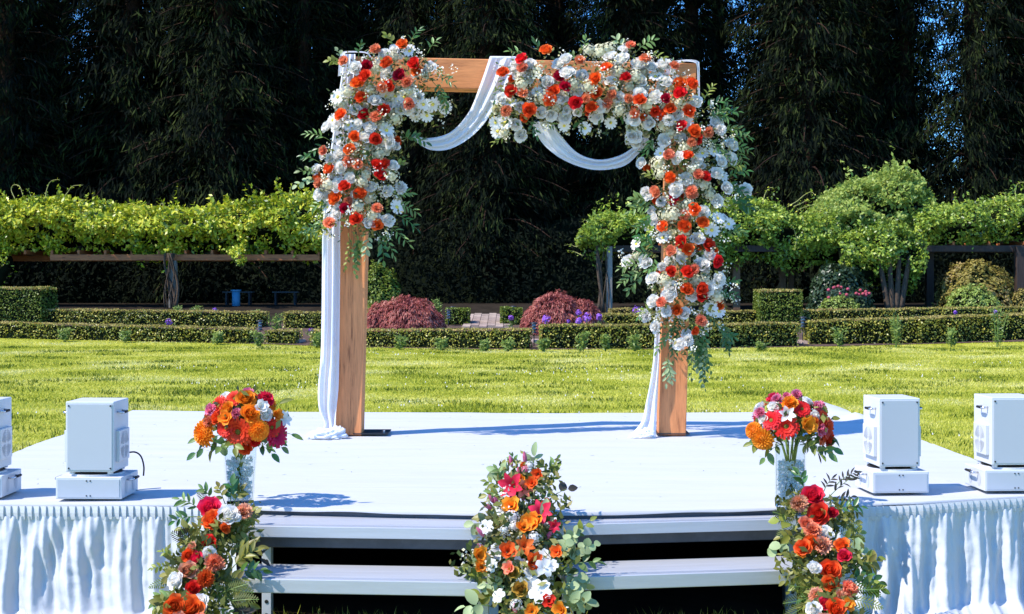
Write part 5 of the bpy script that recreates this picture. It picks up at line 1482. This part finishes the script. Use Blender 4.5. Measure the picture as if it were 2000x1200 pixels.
def bouquet(label, cpx, cpy, rows, leaves, vx, vD, vh):
    Dc = vD
    c = P(cpx, cpy, Dc)
    a = Arr('bouquet', label, 'bouquet', (vx, vD, HS+.01+vh*.7), 'bouquets in the glass vases')
    Rb = .205
    for (kind, col, px, py, sz) in rows:
        dx = (px-cpx)/F*Dc; dz = -(py-cpy)/F*Dc
        e = (dx/Rb)**2 + (dz/(.15))**2
        dy = -.17*math.sqrt(max(0, 1-min(e, 1))) 
        p = P(px, py, Dc+dy)
        n = Vector((dx/Rb*1.3+random.gauss(0,.1), -.9, dz/.15*.8+.15+random.gauss(0,.1)))
        a.flower(kind, col, p, n, sz/2/F*(Dc+dy)*1.15)
    # back half so it is a full round bouquet
    for k in range(16):
        th = random.uniform(.1, math.pi-.1); ph = random.uniform(.1, 1.2)
        d = Vector((math.cos(th)*math.cos(ph), math.sin(th)*math.cos(ph), math.sin(ph)))
        kk, cc = random.choice([('gerbera','red'),('rose','orange'),('carnation','pink'),('peony','white'),('dahlia','golden'),('carnation','hotpink')])
        a.flower(kk, cc, c + Vector((d.x*.17, d.y*.16+.01, d.z*.12)), d, .042)
    for (px, py, ang, kind, ll, lw) in leaves:
        a.sprig_px(px, py, ang, ll*.35, kind, Dc-.09, 1, lw, ll, droop=.0, toward=.15)
    for k in range(10):
        th = random.uniform(0, 6.28)
        b = Vector((vx+.06*math.cos(th), vD+.06*math.sin(th), c.z-.08)); tp = b + Vector((.14*math.cos(th), .14*math.sin(th), random.uniform(-.06,.03)))
        a.sprig(b, tp, random.choice(['lime','ruscus','olive']), 4, .03, .06, .1)
    q = MB()
    for k in range(16):
        th = random.uniform(0, 6.28); r1 = random.uniform(.02,.05)
        q.tube([(r1*.8*math.cos(th+2.6), r1*.8*math.sin(th+2.6), -vh*.55), (r1*math.cos(th), r1*math.sin(th), vh*.28), (r1*2.2*math.cos(th), r1*2.2*math.sin(th), vh*.28+.09)], .0035, 5)
    obj('stem', q.mesh('stem', M['stem'], True), a.t)
    a.filler(420, .03, .06, 'filler_dark', .045)
    return a
random.seed(5)
vx, vD = vase('tapered square glass vase at the left stage edge', 468, 990, .158, .122, .292, 14)
bouquet('round bouquet of orange, red and white flowers in the left vase', 470, 828,
  [('gerbera','red',466,843,54),('gerbera','red',443,836,40),('dahlia','golden',503,840,42),('dahlia','golden',405,846,50),('rose','golden',487,810,38),('rose','golden',446,801,30),('freesia','golden',445,818,30),('rose','golden',480,783,38),
   ('gerbera','red',459,780,34),('gerbera','red',429,794,38),('carnation','hotpink',517,784,36),('carnation','pink',416,802,26),('carnation','pink',462,810,24),('carnation','pink',514,779,24),('carnation','pink',485,772,24),('peony','white',441,777,24),('freesia','white',506,799,28),('peony','white',518,811,28),
   ('gerbera','magenta',538,848,48),('gerbera','red',530,835,36),('freesia','golden',535,812,26),('lily','white',551,820,32),('rose','orange',480,873,28),('rose','orange',425,818,26),('carnation','coral',412,824,26),('rose','red',497,860,24)],
  [(400,855,190,'olive',.085,.036),(555,846,-10,'olive',.095,.034),(443,858,-110,'euca',.075,.05),(535,795,30,'lime',.085,.03),(420,868,-110,'bronze',.07,.03),(408,862,-150,'ruscus',.06,.03)], vx, vD, .292)
vx, vD = vase('straight square glass vase at the right stage edge', 1545, 995, .142, .138, .286, -14)
bouquet('round bouquet of red, orange and pink flowers in the right vase', 1543, 832,
  [('carnation','golden',1543,793,34),('carnation','pink',1519,784,24),('carnation','pink',1555,775,24),('carnation','pink',1537,777,18),('carnation','pink',1488,808,24),('gerbera','red',1566,800,36),('peony','white',1512,796,24),('lily','white',1537,811,34),('peony','white',1589,814,24),('peony','white',1492,819,22),
   ('gerbera','red',1507,822,40),('gerbera','red',1535,834,46),('freesia','golden',1569,833,36),('carnation','pink',1593,798,24),('carnation','pink',1598,840,30),('gerbera','red',1612,838,46),('gerbera','red',1604,818,36),('carnation','red',1613,858,30),('dahlia','golden',1474,842,34),('dahlia','golden',1491,856,42),('carnation','coral',1602,860,20),('gerbera','hotpink',1525,800,28),('rose','orange',1585,822,24)],
  [(1500,848,10,'euca',.075,.045),(1615,822,20,'bronze',.06,.034),(1600,872,-20,'lime',.07,.034),(1612,848,-30,'olive',.07,.03),(1500,865,-100,'bronze',.06,.026),(1590,872,-60,'dusky',.09,.01)], vx, vD, .286)

# ------------------------------------------------------------------ STEP FLOWERS
def stepD(py, py0=955, py1=1215, d0=6.34, d1=5.72):
    return d0+(d1-d0)*(py-py0)/(py1-py0)
def step_arr(label, xc, rows, sprigs, ferns, seed):
    random.seed(seed)
    a = Arr('step_flowers', label, 'flower arrangement', (xc, 6.0, .3), 'flower garlands running down the steps')
    for (kind, col, px, py, sz) in rows:
        D = stepD(py) - random.uniform(.06,.12)
        if col == 'red': col = random.choice(['red', 'orange', 'coral'])
        a.px(kind, col, px, py, sz*1.25, D, (random.gauss(-.1,.35), -1, random.gauss(.55,.25)))
    for (px, py, ang, L, kind, n, lw, ll) in sprigs:
        if xc != .08 and random.random() < .14: continue
        if kind == 'ruscus' and random.random() < .5: kind = 'lime'
        a.sprig_px(px, py, ang, L*(.80 if xc != .08 else .9), kind, stepD(py)+.05, n, lw*.9, ll*.9, toward=.05)
    for (px, py, ang, L, w, kind) in ferns:
        b = P(px, py, stepD(py)+.03); an = R(ang)
        a.fern(b, b+Vector((math.cos(an)*L*.85, -.15*L, math.sin(an)*L*.85)), w, kind)
    return a
rowsL = [('rose','hotpink',410,997,46),('peony','white',447,1010,42),('carnation','peach',476,1003,32),('rose','orange',419,1020,42),('rose','orange',438,1033,22),('rose','red',412,1060,30),('bud','peach',389,1058,16),('peony','white',408,1081,28),('rose','peach',379,1072,24),('rose','orange',367,1086,26),('rose','hotpink',386,1093,34),
  ('carnation','coral',419,1101,38),('rose','peach',366,1117,34),('carnation','orange',403,1132,34),('peony','white',347,1135,38),('rose','red',377,1151,28),('rose','orange',340,1184,42),('rose','orange',374,1191,50),('peony','white',393,1179,36),('rose','peach',352,1218,40),('rose','red',395,1222,40)]
sL = [(450,985,85,.11,'ruscus',7,.03,.062),(455,985,60,.09,'bronze',6,.03,.055),(440,985,110,.10,'bronze',6,.026,.05),(415,985,120,.10,'olive',6,.02,.05),(395,1000,150,.14,'olive',8,.018,.055),(385,1010,190,.12,'ruscus',7,.018,.05),(380,1020,215,.10,'ruscus',7,.018,.05),
  (400,1040,170,.12,'bronze',8,.03,.06),(440,1050,0,.14,'bronze',8,.028,.06),(450,1070,-20,.17,'dusky',6,.022,.07),(445,1090,20,.17,'bronze',9,.026,.07),(450,1115,40,.16,'bronze',8,.026,.065),(455,1125,10,.16,'ruscus',8,.026,.06),(430,1085,-10,.16,'bronze',8,.026,.06),(430,1065,30,.16,'bronze',8,.028,.065),
  (355,1100,150,.12,'lime',9,.018,.035),(350,1110,180,.14,'lime',10,.016,.032),(360,1095,100,.06,'bronze',3,.05,.06),(340,1145,170,.10,'ruscus',7,.024,.06),(350,1160,200,.12,'olive',8,.022,.055),(335,1165,220,.09,'bronze',6,.034,.06),(400,1150,-20,.12,'ruscus',7,.026,.06),(420,1140,10,.14,'bronze',8,.03,.06),(410,1160,0,.12,'olive',6,.024,.06),
  (435,1170,-10,.14,'bronze',8,.03,.065),(440,1180,-30,.15,'dusky',8,.03,.06),(420,1190,-20,.12,'lime',9,.02,.04),(345,1150,240,.10,'olive',6,.02,.055),(395,1075,160,.10,'bronze',7,.026,.055),(425,1040,10,.12,'lime',7,.02,.045),(370,1140,160,.12,'bronze',8,.03,.06)]
fL = [(415,985,140,.10,.022,'dusky'),(425,1040,20,.17,.038,'fern'),(450,1045,35,.14,.034,'fern'),(440,1060,-5,.16,.034,'fern'),(380,1062,150,.13,.034,'dusky'),(375,1070,120,.12,.034,'dusky'),(390,1080,200,.12,.03,'dusky'),(345,1128,200,.14,.024,'fern'),(430,1160,20,.16,.034,'fern'),(440,1150,-5,.15,.036,'fern'),(445,1175,5,.16,.034,'fern'),(410,1150,80,.10,.03,'fern'),(460,1000,15,.12,.022,'dusky'),(465,1010,-20,.10,.02,'fern'),(425,1130,-10,.14,.03,'bronze')]
a = step_arr('flower garland with hot pink rose and dark ferns on the left side of steps', -1.28, rowsL, sL, fL, 31)
a.filler(1900, .036, .09, 'filler_dark', .038)
rowsR = [('rose','hotpink',1587,973,42),('carnation','peach',1557,985,36),('rose','red',1602,1006,40),('peony','white',1617,991,24),('rose','red',1574,1024,26),('carnation','coral',1587,1040,32),('peony','white',1611,1044,34),('rose','orange',1570,1072,34),('rose','orange',1583,1062,30),('carnation','peach',1607,1069,36),('rose','orange',1646,1069,30),('rose','hotpink',1649,1088,26),
  ('rose','orange',1619,1115,42),('rose','orange',1619,1143,32),('peony','white',1590,1111,26),('carnation','coral',1652,1154,38),('carnation','peach',1597,1166,32),('rose','hotpink',1610,1181,26),('rose','orange',1630,1192,38),('freesia','golden',1652,1181,26),('carnation','peach',1640,1165,24),('peony','white',1590,1192,30),('rose','peach',1612,1220,40),('rose','red',1655,1222,38),('rose','hotpink',1627,1002,20),('freesia','golden',1562,1085,20)]
sR = [(1570,965,105,.12,'ruscus',6,.030,.060),(1575,968,85,.11,'bronze',6,.03,.055),(1565,970,130,.09,'bronze',5,.026,.05),(1607,965,60,.10,'dusky',7,.012,.045),(1615,975,40,.20,'dusky',9,.012,.045),(1632,950,35,.13,'dusky',9,.011,.045),(1622,985,20,.12,'dusky',7,.014,.045),(1625,1000,10,.16,'ruscus',7,.022,.05),(1640,995,-10,.10,'bronze',5,.026,.05),
  (1555,1030,160,.10,'lime',3,.05,.055),(1550,1060,200,.10,'euca',3,.055,.06),(1560,1050,180,.10,'bronze',6,.03,.05),(1600,1055,-30,.10,'euca',3,.06,.07),(1595,1095,40,.07,'euca',2,.06,.065),(1585,1130,150,.06,'euca',2,.075,.075),(1650,1095,25,.10,'euca',2,.05,.075),(1655,1105,15,.16,'lime',5,.03,.06),(1630,1035,20,.12,'bronze',7,.03,.055),(1640,1060,25,.12,'ruscus',6,.026,.055),
  (1640,1110,0,.18,'ruscus',9,.03,.06),(1650,1130,-5,.18,'ruscus',9,.028,.055),(1660,1140,-10,.16,'ruscus',8,.028,.06),(1655,1115,20,.16,'bronze',8,.028,.06),(1590,1140,190,.10,'ruscus',6,.03,.055),(1580,1105,190,.12,'lime',8,.024,.05),(1575,1120,200,.12,'bronze',8,.026,.05),(1600,1150,-150,.10,'ruscus',6,.026,.05),(1640,1175,-10,.14,'bronze',7,.03,.06),(1585,1010,150,.12,'lime',7,.022,.045),(1600,1025,-80,.08,'bronze',5,.03,.05),(1620,1090,0,.10,'ruscus',7,.03,.05),(1600,1090,180,.1,'bronze',7,.03,.05)]
fR = [(1560,1005,190,.14,.034,'fern'),(1550,1010,165,.12,.03,'fern'),(1555,1025,215,.13,.032,'fern'),(1560,1000,140,.10,.026,'fern'),(1640,1045,30,.12,.03,'fern'),(1650,1055,10,.10,.028,'fern'),(1590,1150,170,.14,.034,'fern'),(1585,1165,190,.15,.036,'fern'),(1580,1180,210,.15,.034,'fern'),(1660,1150,5,.17,.034,'fern'),(1655,1170,-15,.17,.034,'fern'),(1660,1135,-25,.16,.03,'ruscus'),(1660,1185,-30,.14,.03,'ruscus'),(1590,1110,200,.12,.03,'fern')]
a = step_arr('flower garland with red roses and round pale leaves on the right side of steps', 1.36, rowsR, sR, fR, 32)
a.filler(1900, .036, .09, 'filler_dark', .038)
rowsC = [('lily','hotpink',1005,950,46),('lily','red',1018,955,34),('freesia','orange',1041,946,22),('freesia','orange',1053,926,22),('freesia','orange',1018,914,16),('freesia','golden',1020,935,18),('freesia','golden',1001,993,34),('lily','hotpink',1056,1004,44),('freesia','golden',1034,1030,36),('freesia','golden',1052,1023,34),('freesia','golden',1018,1036,28),('lily','hotpink',1080,1027,24),
  ('freesia','orange',990,1079,32),('lily','orange',1022,1068,36),('freesia','orange',1034,1100,36),('freesia','golden',932,1087,32),('freesia','golden',938,1108,24),('orchid','white',1059,1088,30),('orchid','white',1062,1110,32),('orchid','white',1037,1123,32),('orchid','white',1012,1104,30),('orchid','white',1056,1156,40),('orchid','white',1035,1148,34),('orchid','white',973,1079,30),('orchid','white',951,1030,26),('orchid','white',1078,1105,22),
  ('hydrangea','white',1001,1010,26),('hydrangea','white',975,1002,20),('hydrangea','white',1003,1028,20),('hydrangea','white',1043,1052,26),('hydrangea','white',985,1035,16),('rose','ochre',1001,1121,28),('rose','ochre',1017,1151,32),('freesia','red',1072,1176,26),('freesia','red',1000,1112,24),('freesia','golden',1100,1193,30),('freesia','orange',1090,1080,24),('hydrangea','white',1008,1183,22),('orchid','white',975,1165,26),('freesia','golden',1040,1196,26),('orchid','white',960,1105,24),('hydrangea','pink',1025,918,14),('hydrangea','white',1035,910,16),('freesia','red',1070,985,18)]
sC = [(1040,930,85,.10,'euca',3,.032,.075),(1000,945,140,.10,'euca',4,.04,.07),(990,950,120,.10,'olive',6,.022,.045),(1015,925,115,.10,'olive',7,.016,.035),(1060,945,60,.14,'olive',7,.016,.045),(1070,955,70,.12,'lime',7,.018,.04),(1075,975,30,.10,'dusky',2,.04,.055),(985,960,150,.10,'lime',6,.022,.045),(990,975,170,.10,'bronze',5,.03,.05),(1000,985,150,.12,'olive',6,.02,.045),
  (990,1025,160,.10,'bronze',3,.05,.085),(965,1030,170,.10,'euca',4,.04,.06),(1055,1070,85,.14,'euca',3,.045,.10),(1000,1055,150,.10,'bronze',5,.034,.055),(985,1050,130,.08,'bronze',4,.04,.06),(980,1120,170,.14,'euca',4,.055,.10),(965,1130,190,.10,'lime',4,.05,.085),(970,1150,200,.10,'lime',5,.034,.06),(1000,1150,170,.12,'euca',6,.04,.05),
  (1085,1090,50,.16,'euca',8,.042,.045),(1095,1100,30,.18,'euca',9,.044,.046),(1100,1110,10,.16,'olive',6,.03,.06),(1090,1120,-20,.14,'euca',8,.046,.048),(1095,1130,-60,.16,'euca',9,.044,.046),(1100,1140,-40,.14,'euca',8,.042,.045),(1085,1110,70,.14,'euca',7,.04,.045),(1085,1125,-100,.06,'bronze',2,.07,.10),(1075,1115,80,.08,'euca',2,.05,.085),(1105,1085,55,.20,'lime',5,.03,.05),
  (1095,1185,10,.12,'euca',4,.05,.08),(960,1185,180,.12,'euca',4,.05,.08),(1030,1180,-90,.06,'euca',5,.045,.05),(990,1170,180,.12,'bronze',5,.03,.06),(1030,970,60,.08,'lime',6,.026,.05),(1025,980,150,.08,'olive',5,.026,.05),(1040,990,30,.1,'olive',6,.026,.05),(1050,1040,0,.08,'ruscus',5,.03,.05)]
a = step_arr('loose flower garland with lilies, buds and eucalyptus down the step middle', .08, rowsC, sC, [], 33)
random.seed(77)
for (x, y, bx, by) in [(998,901,1010,950),(1025,895,1030,945),(1013,923,1015,960),(961,976,985,1010),(970,980,985,1010),(953,990,985,1010),(1005,975,1010,1010),(1021,970,1025,1000),(1068,990,1050,1070),(1072,1046,1055,1075),(939,1040,985,1095),(942,1070,990,1110),(951,1083,990,1110),(1006,1190,1010,1215)]:
    D = stepD(y)-.05; p = P(x, y, D); b = P(bx, by, D+.03)
    d = (p-b).normalized()
    a.flower('bud', 'pink', p, d, .017)
    q = MB(); q.tube([b-a.o, (p+b)/2-a.o+Vector((0,-.01,.01)), p-a.o-d*.02], .0022, 5); obj('stem', q.mesh('stem', M['stem_y'], True), a.t)
a.filler(2400, .038, .09, 'filler', .04, nb=420, bs=.014)
